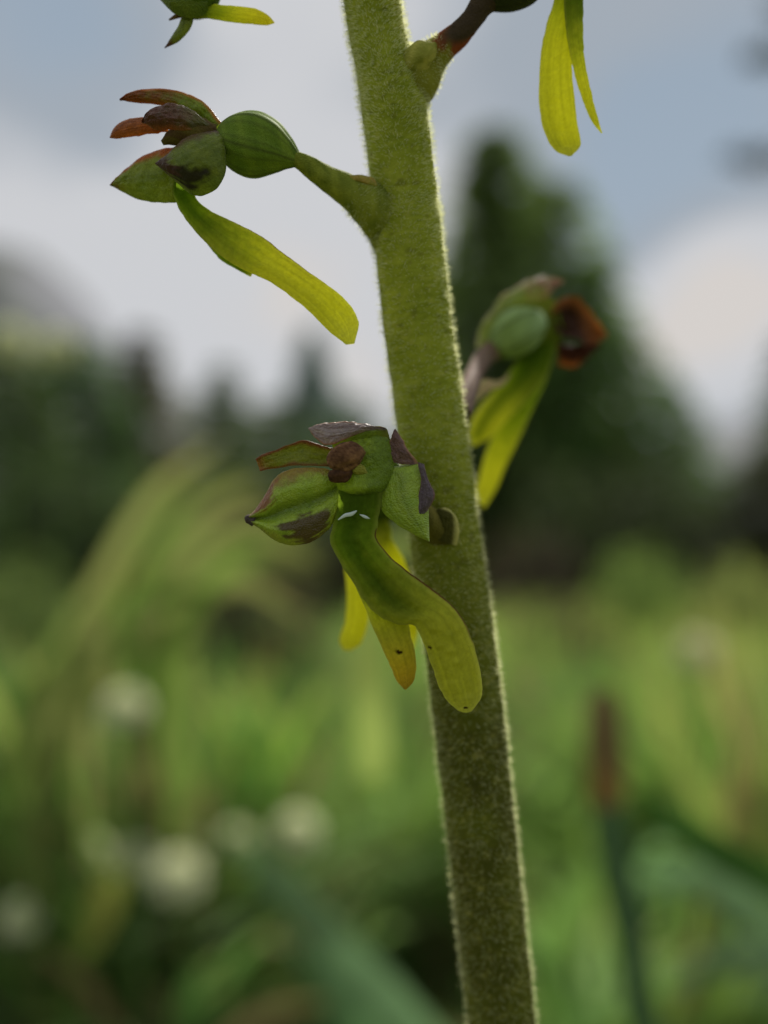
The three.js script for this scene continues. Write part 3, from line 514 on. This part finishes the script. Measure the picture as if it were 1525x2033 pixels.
// ---- upper left flower
{
  const infoB = [], f = flower('upper left flower in profile with long slanting lip against white sky'), z = 0.9;
  part('pedicel', tube({ path: [[812, 560, 4.2, 34], [792, 490, 3.5, 46], [768, 438, 2.9, 52], [728, 402, 2.2, 43], [690, 378, 1.8, 31], [650, 355, 1.4, 25], [615, 332, 1.1, 20], [588, 316, z, 15], [570, 309, z, 15]], nu: 90, rough: 0.16, color: plain(c(74, 84, 26), c(122, 126, 46)), info: infoB }), M.stem, f);
  hairs('pedicel_hairs', infoB, 29, 44, 1500, 21, f, 0.8);
  part('bract', sheet({ L: [[742, 366, 1.6], [738, 354, 1.5], [722, 349, 1.4], [700, 348, 1.3], [680, 352, 1.3]], R: [[748, 380, 1.6], [745, 372, 1.4], [728, 364, 1.2], [704, 358, 1.2], [680, 354, 1.3]], thick: 0.25, color: plain2(c(122, 124, 40), c(150, 120, 62)) }), M.body, f);
  part('ovary', tube({ path: [[600, 322, z, 8], [586, 316, z, 18], [566, 307, z, 35], [536, 296, z, 55], [506, 288, z, 63], [476, 280, z, 58], [452, 273, z, 44], [436, 268, z, 26], [428, 265, z, 8]], nu: 90, nv: 60, ribs: 6, ribDepth: 0.09, flat: 0.9, color: ribbed(c(104, 122, 40), c(80, 102, 30), c(50, 52, 26), 6) }), M.body, f);
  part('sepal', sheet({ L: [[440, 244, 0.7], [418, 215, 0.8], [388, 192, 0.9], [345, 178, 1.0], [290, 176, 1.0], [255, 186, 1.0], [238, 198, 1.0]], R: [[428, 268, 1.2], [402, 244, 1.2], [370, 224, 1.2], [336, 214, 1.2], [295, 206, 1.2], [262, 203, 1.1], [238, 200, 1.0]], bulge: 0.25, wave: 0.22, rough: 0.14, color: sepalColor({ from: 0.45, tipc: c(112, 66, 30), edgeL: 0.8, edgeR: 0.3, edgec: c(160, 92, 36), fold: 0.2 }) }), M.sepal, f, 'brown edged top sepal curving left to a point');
  part('petal', sheet({ L: [[430, 262, 0.6], [400, 232, 0.2], [365, 210, 0.0], [325, 206, 0.0], [296, 222, 0.1], [283, 243, 0.2]], R: [[425, 270, 0.7], [400, 264, 0.3], [370, 262, 0.2], [335, 258, 0.2], [305, 254, 0.2], [283, 245, 0.2]], bulge: 0.4, wave: 0.3, rough: 0.22, ragged: 0.09, color: sepalColor({ base: PU, tipc: c(92, 58, 44), from: 0.35, edgeR: 0.6, edgec: c(150, 90, 50), fold: 0.1 }) }), M.sepal, f, 'wrinkled purplish brown petal');
  part('petal', sheet({ L: [[330, 236, 0.9], [285, 232, 0.9], [250, 238, 1.0], [228, 252, 1.0], [218, 272, 1.0]], R: [[335, 262, 0.9], [295, 266, 0.9], [262, 272, 1.0], [236, 276, 1.0], [218, 274, 1.0]], bulge: 0.2, ragged: 0.1, rough: 0.12, color: dry(c(104, 60, 34), c(156, 98, 46), c(170, 100, 40)) }), M.sepal, f, 'orange brown petal reaching farthest left');
  part('column', tube({ path: [[428, 268, 0.9, 18], [400, 265, 0.7, 30], [368, 266, 0.6, 24], [340, 274, 0.6, 14], [322, 284, 0.6, 5]], nu: 50, rough: 0.25, color: plain(c(92, 84, 34), c(70, 48, 34)) }), M.body, f);
  part('sepal', sheet({ L: [[446, 258, 0.5], [405, 262, 0.1], [365, 276, -0.1], [338, 300, -0.1], [310, 324, 0.1]], R: [[446, 300, 0.4], [447, 345, -0.1], [425, 380, -0.2], [385, 388, 0.0], [345, 358, 0.1]].concat([[310, 327, 0.1]]), bulge: (u, v) => 0.55 * Math.sin(Math.PI * v) * Math.sin(Math.PI * Math.min(1, u * 0.9 + 0.05)), thick: 0.2, rough: 0.16, ragged: 0.07, color: sepalColor({ base: c(86, 100, 30), tipc: c(84, 58, 40), from: 0.85, edgeL: 0.85, edgec: c(92, 60, 52), patch: [[0.66, 0.76, 0.24, 0.2, c(30, 20, 16)], [0.9, 0.5, 0.2, 0.5, c(70, 44, 36)]], fold: 0.1 }) }), M.sepal, f, 'green cup shaped front sepal with a dark blotch');
  part('sepal', sheet({ L: [[360, 292, 1.1], [328, 294, 1.1], [295, 303, 1.2], [262, 325, 1.3], [238, 348, 1.3], [219, 368, 1.3]], R: [[352, 402, 1.2], [335, 404, 1.2], [300, 402, 1.3], [270, 394, 1.3], [246, 382, 1.3], [219, 369, 1.3]], bulge: 0.3, wave: 0.18, rough: 0.14, color: sepalColor({ base: c(112, 124, 38), tipc: c(96, 52, 28), from: 0.92, edgeL: 0.9, edgec: c(150, 78, 34), fold: 0.25 }) }), M.sepal, f, 'lower left sepal with rusty upper edge');
  part('lip', join(
    sheet({ L: [[345, 352, 0.9], [344, 385, 0.9], [362, 425, 0.8], [400, 472, 0.7], [440, 510, 0.6], [482, 535, 0.6], [530, 556, 0.6], [580, 590, 0.6], [625, 628, 0.6], [656, 660, 0.7], [686, 684, 0.8]], R: [[388, 360, 0.9], [390, 394, 0.9], [420, 420, 0.8], [470, 444, 0.8], [520, 470, 0.8], [566, 505, 0.8], [610, 538, 0.8], [650, 566, 0.8], [690, 600, 0.8], [713, 640, 0.8], [706, 682, 0.8]].slice(0, 10).concat([[704, 682, 0.8]]), nu: 160, thick: 0.8, veins: 0, bulge: -0.15, color: lipColor({ green: 0.32, rim: 1, chan: 0.3 }) }),
    sheet({ L: [[385, 440, 1.3], [430, 508, 1.3], [470, 535, 1.3], [496, 549, 1.4]], R: [[430, 440, 1.3], [480, 490, 1.3], [505, 528, 1.4], [499, 549, 1.4]], thick: 0.4, veins: 0, color: lipColor({ green: 0.9 }) })), M.lip, f);
}
function plain2(a, b) { return (u, v, p) => mix(a, b, clamp(1.6 * speck(p, 3) - 0.3)).map((x) => x * (0.8 + 0.4 * speck(p, 14, 3))); }

// ---- centre flower
{
  const f = flower('centre flower seen from the front, nearest and sharpest');
  part('pedicel', tube({ path: [[905, 1090, 4.0, 30], [880, 1058, 3.2, 36], [858, 1040, 2.4, 30], [820, 1010, 1.9, 26], [780, 985, 1.5, 24], [745, 962, 1.2, 22]], nu: 60, rough: 0.1, color: plain(c(70, 66, 24), c(104, 96, 40)) }), M.body, f);
  part('bract', sheet({ L: [[856, 1066, 2.3], [856, 1030, 2.0], [866, 1012, 1.9], [884, 1007, 1.9]], R: [[908, 1082, 2.5], [912, 1056, 2.2], [907, 1028, 2.0], [892, 1010, 1.9]], thick: 0.25, bulge: 0.15, color: (u, v, p) => mix(c(60, 58, 24), c(150, 144, 84), clamp(smooth(0.7, 0.95, v) + smooth(0.75, 0.95, u))).map((x) => x * (0.7 + 0.6 * speck(p, 8))) }), M.stem, f);
  part('ovary', tube({ path: [[780, 985, 1.6, 10], [768, 978, 1.9, 46], [745, 958, 1.9, 56], [718, 942, 1.6, 46], [705, 935, 1.4, 10]], nu: 40, nv: 48, ribs: 6, ribDepth: 0.06, color: ribbed(c(80, 98, 22), c(60, 80, 18), c(46, 56, 16), 6) }), M.body, f);
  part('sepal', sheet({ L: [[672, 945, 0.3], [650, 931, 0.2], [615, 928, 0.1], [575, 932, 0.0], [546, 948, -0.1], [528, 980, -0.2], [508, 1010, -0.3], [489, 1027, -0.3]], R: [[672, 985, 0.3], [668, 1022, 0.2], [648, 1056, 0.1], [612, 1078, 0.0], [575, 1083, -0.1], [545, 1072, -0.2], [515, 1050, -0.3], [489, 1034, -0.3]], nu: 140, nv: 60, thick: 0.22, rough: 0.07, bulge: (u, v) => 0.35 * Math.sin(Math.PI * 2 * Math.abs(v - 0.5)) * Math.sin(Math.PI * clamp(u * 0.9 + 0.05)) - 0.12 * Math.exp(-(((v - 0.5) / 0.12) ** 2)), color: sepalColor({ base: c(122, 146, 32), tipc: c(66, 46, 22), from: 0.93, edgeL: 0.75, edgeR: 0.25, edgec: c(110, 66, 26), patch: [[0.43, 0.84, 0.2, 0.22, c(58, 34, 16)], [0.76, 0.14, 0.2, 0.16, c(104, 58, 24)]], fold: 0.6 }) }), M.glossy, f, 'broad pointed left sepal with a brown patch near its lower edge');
  part('sepal_tip', tube({ path: [[505, 1036, -0.3, 10], [497, 1032, -0.3, 9], [490, 1029, -0.3, 8], [486, 1028, -0.3, 3]], nu: 14, nv: 14, rough: 0.1, color: plain(c(40, 32, 28), c(80, 70, 66)) }), M.body, f);
  part('petal', sheet({ L: [[668, 892, 0.5], [640, 884, 0.4], [606, 874, 0.2], [580, 880, 0.1], [550, 892, 0.0], [522, 902, 0.0], [508, 911, 0.0]], R: [[668, 928, 0.5], [640, 926, 0.4], [605, 924, 0.3], [575, 925, 0.2], [550, 929, 0.1], [532, 932, 0.0], [517, 936, 0.0]], nu: 100, wave: 0.15, bulge: -0.2, color: sepalColor({ base: c(106, 110, 30), tipc: c(120, 84, 30), from: 0.75, edgeL: 0.95, edgeR: 0.85, edgec: c(104, 58, 28), fold: 0.1 }) }), M.sepal, f, 'narrow upper left petal with browned edges');
  part('sepal', sheet({ L: [[690, 925, 0.5], [662, 892, 0.5], [660, 876, 0.4], [690, 858, 0.3], [725, 848, 0.3], [755, 846, 0.3]], R: [[765, 925, 0.7], [775, 900, 0.7], [776, 878, 0.6], [772, 862, 0.5], [768, 852, 0.4], [758, 847, 0.3]], nu: 80, thick: 0.25, bulge: 0.2, color: sepalColor({ base: c(108, 128, 26), tipc: c(120, 74, 40), from: 0.98, edgeR: 0.3, fold: 0.15 }) }), M.sepal, f, 'green base of the top sepal');
  part('sepal', sheet({ L: [[612, 850, -0.1], [640, 841, 0], [672, 837, 0], [705, 837, 0.1], [738, 845, 0.2], [766, 850, 0.3]], R: [[613, 853, -0.1], [628, 870, -0.2], [652, 884, -0.2], [684, 872, -0.1], [722, 858, 0.1], [766, 854, 0.3]], nu: 90, thick: 0.15, wave: 0.2, bulge: 0.25, ragged: 0.1, rough: 0.12, color: dry(c(104, 84, 80), c(150, 138, 132), c(140, 100, 72)) }), M.sepal, f, 'dried greyish purple rolled edge of the top sepal');
  part('petal', sheet({ L: [[766, 912, 0.6], [770, 890, 0.4], [775, 870, 0.3], [783, 852, 0.2]], R: [[832, 920, 0.5], [818, 902, 0.3], [803, 880, 0.2], [786, 852, 0.2]], nu: 60, thick: 0.18, bulge: 0.25, wave: 0.1, ragged: 0.1, rough: 0.12, color: dry(c(92, 66, 62), c(116, 90, 84), c(150, 110, 74)) }), M.sepal, f, 'dark purplish upper right petal');
  part('sepal', sheet({ L: [[758, 940, 0.6], [754, 975, 0.5], [757, 1012, 0.4], [785, 1040, 0.3], [820, 1060, 0.2], [851, 1075, 0.1]], R: [[785, 926, 0.6], [838, 924, 0.4], [846, 955, 0.3], [850, 995, 0.2], [852, 1035, 0.1], [853, 1075, 0.1]], nu: 110, nv: 50, thick: 0.22, bulge: (u, v) => 0.35 * Math.sin(Math.PI * v) * Math.sin(Math.PI * clamp(0.1 + u * 0.85)), color: sepalColor({ base: c(112, 136, 32), tipc: c(120, 140, 50), from: 0.95, edgeR: 0, fold: 0.3 }) }), M.glossy, f, 'green right sepal pointing down');
  part('petal', sheet({ L: [[828, 918, 0.1], [836, 950, 0.0], [832, 985, 0.0], [828, 1010, 0.0], [824, 1034, 0.1]], R: [[842, 922, 0.1], [850, 952, 0.0], [862, 985, -0.1], [852, 1010, 0.0], [826, 1034, 0.1]], nu: 60, thick: 0.2, wave: 0.1, bulge: 0.2, ragged: 0.1, rough: 0.12, color: dry(c(72, 58, 64), c(100, 88, 92), c(120, 84, 74)) }), M.sepal, f, 'shrivelled dark grey edge on the right sepal');
  part('column', sheet({ L: [[700, 866, 0.5], [672, 888, 0.3], [660, 920, 0.2], [662, 950, 0.1], [674, 974, 0.2], [700, 992, 0.4]], R: [[764, 862, 0.5], [780, 886, 0.4], [784, 920, 0.4], [778, 950, 0.3], [762, 974, 0.3], [726, 995, 0.4]], nu: 110, nv: 60, thick: 0.4, rough: 0.16, veins: 0, bulge: (u, v) => { const q = Math.sin(Math.PI * v); return q * (0.28 * Math.sin(Math.PI * clamp(u)) + 0.3 * Math.exp(-(((u - 0.74) / 0.1) ** 2)) - 0.22 * Math.exp(-(((u - 0.95) / 0.09) ** 2)) + 0.14 * Math.exp(-(((v - 0.72) / 0.12) ** 2)) * smooth(0.6, 0.3, u)); }, color: (u, v, p) => mix(mix(c(128, 146, 34), c(98, 118, 26), smooth(0.2, 0.8, v + 0.5 * (speck(p, 3) - 0.5))), c(44, 58, 14), smooth(0.76, 0.95, u + 0.15 * (speck(p, 4) - 0.5))).map((x) => x * (0.7 + 0.6 * speck(p, 11))) }), M.sepal, f, 'green column in the middle of the flower');
  part('stigma', tube({ path: [[690, 992, 0.25, 3], [696, 985, 0.2, 5], [688, 998, 0.15, 4], [692, 1004, 0.15, 2]], nu: 20, nv: 10, rough: 0.1, color: plain(c(30, 30, 14), c(50, 52, 20)) }), M.body, f, 'small dark withered spot below the anther');
  part('anther', join(
    tube({ path: [[656, 928, -0.4, 4], [661, 922, -0.5, 18], [674, 914, -0.6, 26], [691, 906, -0.6, 27], [707, 901, -0.5, 23], [719, 899, -0.4, 13], [725, 899, -0.3, 4]], nu: 60, nv: 36, rough: 0.32, flat: 0.7, color: (u, th, q, p) => mix(mix(c(64, 40, 26), c(122, 88, 58), clamp(2.2 * speck(p, 6) - 0.6)), c(96, 84, 34), 0.7 * smooth(0.72, 0.95, u)).map((x) => x * (0.6 + 0.8 * speck(p, 16))) }),
    tube({ path: [[655, 936, -0.4, 3], [661, 940, -0.5, 13], [674, 942, -0.55, 16], [688, 938, -0.5, 14], [700, 932, -0.4, 4]], nu: 40, nv: 24, rough: 0.4, flat: 0.7, color: plain(c(26, 18, 12), c(92, 62, 42), 6) }),
    tube({ path: [[694, 928, -0.35, 3], [704, 929, -0.4, 10], [716, 933, -0.35, 10], [728, 940, -0.2, 3]], nu: 30, nv: 20, rough: 0.2, flat: 0.6, color: plain(c(110, 106, 36), c(140, 140, 60), 6) })), M.body, f, 'brown withered anther cap');
  const lip = part('lip', join(
    sheet({ L: [[668, 975, 0.4], [666, 1010, 0.3], [660, 1045, 0.2], [655, 1075, 0.1], [676, 1118, 0], [706, 1165, 0], [742, 1215, 0.1], [790, 1240, 0.1], [822, 1242, 0.0], [842, 1280, 0.0], [858, 1325, 0.0], [876, 1372, 0.0], [888, 1392, 0.1], [908, 1410, 0.1]], R: [[760, 975, 0.4], [756, 1008, 0.3], [750, 1040, 0.2], [748, 1068, 0.1], [768, 1098, 0.1], [802, 1128, 0.1], [840, 1156, 0.1], [880, 1186, 0.1], [912, 1218, 0.0], [934, 1262, 0.0], [949, 1310, 0.0], [956, 1352, 0.0], [956, 1382, 0.1], [938, 1411, 0.1]], nu: 220, nv: 60, thick: 1.05, veins: 0, bulge: (u, v) => 0.3 * Math.sin(Math.PI * v) * smooth(0.45, 0.65, u) - 0.3 * Math.exp(-(((v - 0.42) / 0.16) ** 2)) * smooth(0.62, 0.45, u) * smooth(0.05, 0.2, u), rough: 0.06, edge: 0.5, color: lipColor({ green: 0.42, rim: 1, chan: 0.55, spots: [[0.965, 0.5, 0.012, 0.12], [0.7, 0.1, 0.008, 0.05]] }) }),
    sheet({ L: [[690, 1110, 0.5], [706, 1165, 0.5], [722, 1200, 0.5], [742, 1250, 0.6], [760, 1290, 0.6], [778, 1330, 0.7], [790, 1356, 0.7], [803, 1369, 0.7]], R: [[790, 1140, 0.5], [810, 1190, 0.5], [810, 1232, 0.5], [816, 1262, 0.6], [824, 1295, 0.6], [827, 1325, 0.7], [822, 1352, 0.7], [807, 1369, 0.7]], nu: 120, thick: 0.6, veins: 0, edge: 0.55, color: lipColor({ green: 0.2, ochre: 0.8, spots: [[0.57, 0.5, 0.022, 0.13]] }) })), M.lip, f, 'yellow green forked lip with two hanging lobes');
  part('nectar_drop', join(
    sheet({ L: [[671, 1031, -0.28], [684, 1020, -0.3], [698, 1016, -0.3], [708, 1013, -0.3]], R: [[672, 1033, -0.28], [686, 1027, -0.3], [700, 1024, -0.3], [709, 1015, -0.3]], nu: 24, nv: 12, thick: 0.25, rough: 0, color: () => [1, 1, 1] }),
    sheet({ L: [[714, 1021, -0.3], [722, 1022, -0.3], [729, 1025, -0.3], [734, 1029, -0.28]], R: [[715, 1023, -0.3], [722, 1028, -0.3], [728, 1030, -0.3], [735, 1030, -0.28]], nu: 24, nv: 12, thick: 0.2, rough: 0, color: () => [1, 1, 1] })), M.nectar, f, 'wet white glints of nectar at the top of the lip');
}

// ---- flower behind the centre one
{
  const f = flower('flower hidden behind the centre one, only its yellow lip lobes showing');
  part('pedicel', tube({ path: [[860, 1040, 5.5, 30], [830, 1020, 6.5, 26], [790, 1010, 7.2, 22], [760, 1010, 7.4, 20]], nu: 30, color: plain(c(84, 84, 26), c(120, 116, 44)) }), M.body, f);
  part('ovary', tube({ path: [[790, 1012, 7.2, 8], [770, 1008, 7.3, 40], [735, 1000, 7.4, 52], [705, 1000, 7.3, 40], [692, 1000, 7.2, 8]], nu: 40, nv: 40, ribs: 6, ribDepth: 0.05, color: ribbed(c(80, 96, 26), c(64, 84, 22), c(46, 42, 24), 6) }), M.body, f);
  part('lip', join(
    sheet({ L: [[700, 1000, 6.8], [688, 1060, 6.6], [684, 1120, 6.6], [688, 1180, 6.6], [684, 1235, 6.6], [674, 1275, 6.6], [682, 1290, 6.6]], R: [[760, 1010, 6.8], [778, 1060, 6.6], [760, 1120, 6.6], [735, 1180, 6.6], [732, 1230, 6.6], [716, 1278, 6.6], [695, 1292, 6.6]], nu: 90, thick: 0.6, veins: 0, color: lipColor({ green: 0.1 }) }),
    sheet({ L: [[730, 1030, 6.4], [748, 1080, 6.3], [770, 1140, 6.3], [790, 1200, 6.3], [806, 1250, 6.3], [818, 1290, 6.3]], R: [[752, 1036, 6.4], [778, 1070, 6.3], [806, 1118, 6.3], [824, 1180, 6.3], [832, 1240, 6.3], [822, 1290, 6.3]], nu: 90, thick: 0.5, veins: 0, color: lipColor({ green: 0.0 }) })), M.lip, f);
}

// ---- right flower, farther back and out of focus
{
  const f = flower('right hand flower behind the stalk, out of focus with rusty petals'), z = 8.6;
  remap = (d) => (d < 4.6 ? d : 4.6 + (d - 4.6) * 1.9);
  part('pedicel', tube({ path: [[905, 820, 4.6, 30], [930, 770, 5.6, 20], [945, 735, 6.8, 18], [962, 708, 7.8, 19], [985, 690, 8.3, 22], [1000, 680, z, 20]], nu: 50, color: plain(c(90, 66, 60), c(122, 104, 92)) }), M.body, f);
  part('bract', sheet({ L: [[912, 800, 4.8], [925, 768, 5.4], [955, 754, 6.2], [992, 755, 7.2], [1012, 742, 7.8]], R: [[930, 820, 4.8], [945, 800, 5.6], [970, 778, 6.2], [1000, 764, 7.2], [1014, 744, 7.8]], thick: 0.4, color: plain2(c(136, 136, 76), c(160, 132, 96)) }), M.body, f);
  part('ovary', tube({ path: [[968, 692, z, 6], [984, 686, z, 24], [1006, 672, z - 0.4, 41], [1032, 656, z - 0.7, 46], [1056, 644, z - 0.5, 34], [1076, 636, z, 8]], nu: 50, nv: 48, ribs: 6, ribDepth: 0.05, color: ribbed(c(104, 124, 70), c(130, 152, 104), c(60, 70, 36), 6) }), M.body, f);
  part('sepal', sheet({ L: [[945, 690, 8.2], [955, 648, 8.2], [980, 606, 8.2], [1012, 576, 8.2], [1055, 558, 8.3], [1116, 560, 8.4]], R: [[964, 694, 8.2], [977, 658, 8.0], [998, 624, 8.0], [1034, 600, 8.0], [1080, 588, 8.1], [1116, 564, 8.4]], nu: 80, thick: 0.25, bulge: 0.3, wave: 0.5, rough: 0.4, ragged: 0.12, color: sepalColor({ base: c(136, 148, 88), tipc: c(150, 116, 104), from: 0.7, edgeL: 0.9, edgec: c(180, 160, 146), fold: 0 }) }), M.sepal, f, 'pale arching top sepal with pinkish rim');
  part('sepal', sheet({ L: [[990, 630, 9.2], [1040, 596, 8.9], [1085, 586, 8.7], [1112, 606, 8.5]], R: [[1010, 690, 9.2], [1070, 692, 8.9], [1110, 684, 8.7], [1120, 652, 8.5]], nu: 60, thick: 0.3, bulge: 0.1, color: sepalColor({ base: c(90, 104, 34), from: 1.4, fold: 0.2 }) }), M.sepal, f, 'green side sepal around the column');
  part('petal', sheet({ L: [[1094, 620, 8.4], [1112, 596, 8.3], [1135, 585, 8.3], [1158, 596, 8.4], [1178, 636, 8.5], [1199, 668, 8.6]], R: [[1100, 655, 8.4], [1120, 672, 8.2], [1140, 676, 8.2], [1160, 684, 8.2], [1182, 682, 8.4], [1199, 672, 8.6]], nu: 70, thick: 0.25, bulge: -0.5, wave: 0.7, rough: 0.5, ragged: 0.15, color: (u, v, p) => mix(mix(c(58, 36, 26), c(150, 92, 50), smooth(0.3, 0.0, v) + smooth(0.5, 0.9, u)), c(44, 28, 20), 0.5 * speck(p, 3)) }), M.body, f, 'rusty brown cupped petal with dark middle');
  part('petal', sheet({ L: [[1105, 680, 8.5], [1130, 684, 8.5], [1160, 682, 8.5], [1192, 684, 8.6]], R: [[1110, 725, 8.5], [1132, 732, 8.5], [1156, 720, 8.5], [1192, 688, 8.6]], nu: 60, thick: 0.25, bulge: 0.2, wave: 0.4, rough: 0.4, ragged: 0.15, color: (u, v, p) => mix(c(60, 30, 16), c(160, 92, 44), smooth(0.62, 0.95, v + 0.3 * (speck(p, 4) - 0.5)) * smooth(0.75, 0.4, u)) }), M.body, f, 'dark rust red lower petal');
  part('lip', join(
    sheet({ L: [[1040, 690, 8.4], [1010, 740, 8.3], [976, 780, 8.2], [944, 820, 8.0], [930, 860, 7.9], [936, 884, 7.9]], R: [[1106, 680, 8.4], [1090, 740, 8.3], [1052, 790, 8.2], [1005, 838, 8.0], [972, 870, 7.9], [940, 886, 7.9]], nu: 100, thick: 0.6, veins: 0, bulge: 0.2, color: lipColor({ green: 0.35, chan: 0.9 }) }),
    sheet({ L: [[1040, 720, 8.7], [1020, 780, 8.6], [992, 840, 8.5], [968, 890, 8.4], [952, 945, 8.4], [944, 985, 8.4], [956, 1006, 8.4]], R: [[1108, 684, 8.7], [1086, 750, 8.6], [1056, 815, 8.5], [1030, 872, 8.4], [1004, 925, 8.4], [984, 972, 8.4], [962, 1008, 8.4]], nu: 110, thick: 0.6, veins: 0, color: lipColor({ green: 0.4 }) })), M.lip, f);
}

remap = (d) => d;
// ---- top right flower, mostly above the picture
{
  const infoF = [], f = flower('top right flower cut by the picture edge, its two lip lobes hanging down');
  part('pedicel', tube({ path: [[800, 215, 2.6, 30], [828, 165, 2.3, 42], [852, 120, 2.1, 36], [882, 92, 1.9, 27], [912, 68, 1.8, 24], [938, 36, 1.7, 22], [960, 4, 1.6, 24], [985, -14, 1.6, 30]], nu: 80, rough: 0.16, color: (u, th, s, p) => mix(mix(c(112, 112, 40), c(110, 54, 30), smooth(0.32, 0.5, u + 0.3 * (speck(p, 3) - 0.5))), c(56, 46, 34), smooth(0.6, 0.75, u + 0.25 * Math.sin(th))).map((x) => x * (0.75 + 0.5 * speck(p, 10))), info: infoF }), M.stem, f);
  hairs('pedicel_hairs', infoF, 29, 36, 1200, 22, f, 0.8);
  part('bract', tube({ path: [[806, 150, 1.7, 10], [818, 128, 1.4, 24], [836, 110, 1.2, 27], [852, 98, 1.1, 20], [864, 88, 1.2, 6]], nu: 40, nv: 28, rough: 0.35, flat: 0.7, color: plain(c(104, 108, 40), c(150, 144, 70)) }), M.stem, f);
  part('ovary', tube({ path: [[955, 4, 1.6, 8], [972, -6, 1.6, 30], [1000, -24, 1.6, 48], [1035, -46, 1.6, 54], [1068, -66, 1.6, 40], [1085, -78, 1.6, 8]], nu: 50, nv: 48, ribs: 6, ribDepth: 0.05, color: ribbed(c(48, 54, 28), c(40, 46, 24), c(34, 28, 26), 6) }), M.body, f);
  part('sepal', sheet({ L: [[1070, -90, 1.4], [1110, -140, 1.4], [1160, -150, 1.4], [1200, -120, 1.5]], R: [[1085, -50, 1.4], [1120, -60, 1.3], [1165, -75, 1.3], [1200, -117, 1.5]], bulge: 0.3, color: sepalColor({ from: 0.6 }) }), M.sepal, f);
  part('lip', join(
    sheet({ L: [[1112, -70, 1.7], [1100, 0, 1.7], [1082, 60, 1.7], [1072, 130, 1.7], [1070, 200, 1.7], [1080, 258, 1.8], [1100, 296, 1.8], [1126, 309, 1.8]], R: [[1160, -70, 1.7], [1158, 0, 1.7], [1144, 60, 1.7], [1136, 125, 1.7], [1140, 190, 1.7], [1146, 245, 1.8], [1152, 288, 1.8], [1136, 309, 1.8]], nu: 120, thick: 0.55, veins: 0, bulge: -0.2, color: lipColor({ green: 0.1 }) }),
    sheet({ L: [[1120, -60, 1.4], [1120, 20, 1.4], [1128, 90, 1.4], [1142, 150, 1.4], [1160, 208, 1.5], [1178, 245, 1.5], [1194, 265, 1.6]], R: [[1160, -60, 1.4], [1158, 20, 1.4], [1159, 90, 1.4], [1166, 145, 1.4], [1178, 200, 1.5], [1188, 238, 1.5], [1196, 264, 1.6]], nu: 110, thick: 0.4, veins: 0, bulge: 0.1, color: lipColor({ green: 0.25 }) })), M.lip, f);
}
// ---- top left flower, mostly above the picture
{
  const f = flower('top left flower cut by the picture edge with a pointed lobe to the right'), z = 1.6;
  part('pedicel', tube({ path: [[690, -60, 2.2, 34], [640, -100, 2.0, 26], [560, -110, 1.8, 22], [480, -90, z, 20], [430, -60, z, 22]], nu: 50, color: plain(c(84, 84, 26), c(120, 116, 44)) }), M.body, f);
  part('ovary', tube({ path: [[436, -64, z, 8], [420, -50, z, 34], [395, -28, z, 50], [372, -4, z, 48], [360, 12, z, 34], [354, 22, z, 8]], nu: 50, nv: 48, ribs: 6, ribDepth: 0.05, color: ribbed(c(78, 96, 24), c(62, 84, 20), c(46, 52, 20), 6) }), M.body, f);
  part('sepal', sheet({ L: [[410, -10, 1.4], [365, -22, 1.3], [335, -10, 1.3], [318, -2, 1.4]], R: [[414, 26, 1.4], [380, 36, 1.2], [348, 28, 1.2], [318, 0, 1.4]], nu: 60, thick: 0.25, bulge: 0.4, color: sepalColor({ base: c(74, 96, 26), from: 1.2, fold: 0.2 }) }), M.sepal, f);
  part('lip', sheet({ L: [[378, 6, 1.5], [420, 8, 1.5], [462, 12, 1.5], [505, 17, 1.5], [532, 30, 1.5], [545, 44, 1.5]], R: [[376, 36, 1.5], [418, 37, 1.5], [460, 44, 1.5], [500, 48, 1.5], [530, 50, 1.5], [545, 46, 1.5]], nu: 90, thick: 0.35, veins: 0, bulge: 0.1, color: lipColor({ green: 0.25, ochre: 0.2 }) }), M.lip, f);
  part('petal', sheet({ L: [[362, 28, 1.5], [356, 48, 1.5], [342, 72, 1.5], [326, 95, 1.5]], R: [[386, 30, 1.5], [378, 56, 1.5], [358, 80, 1.5], [328, 96, 1.5]], nu: 60, thick: 0.25, bulge: 0.15, color: sepalColor({ base: c(96, 108, 34), tipc: c(80, 50, 30), from: 0.75, fold: 0.2 }) }), M.sepal, f);
  part('petal', sheet({ L: [[360, 22, 1.7], [348, 28, 1.7], [335, 38, 1.7]], R: [[366, 34, 1.7], [350, 38, 1.7], [336, 41, 1.7]], nu: 30, thick: 0.2, ragged: 0.1, rough: 0.12, color: dry(BR, c(120, 100, 40)) }), M.sepal, f);
}

renderer.render(scene, camera);
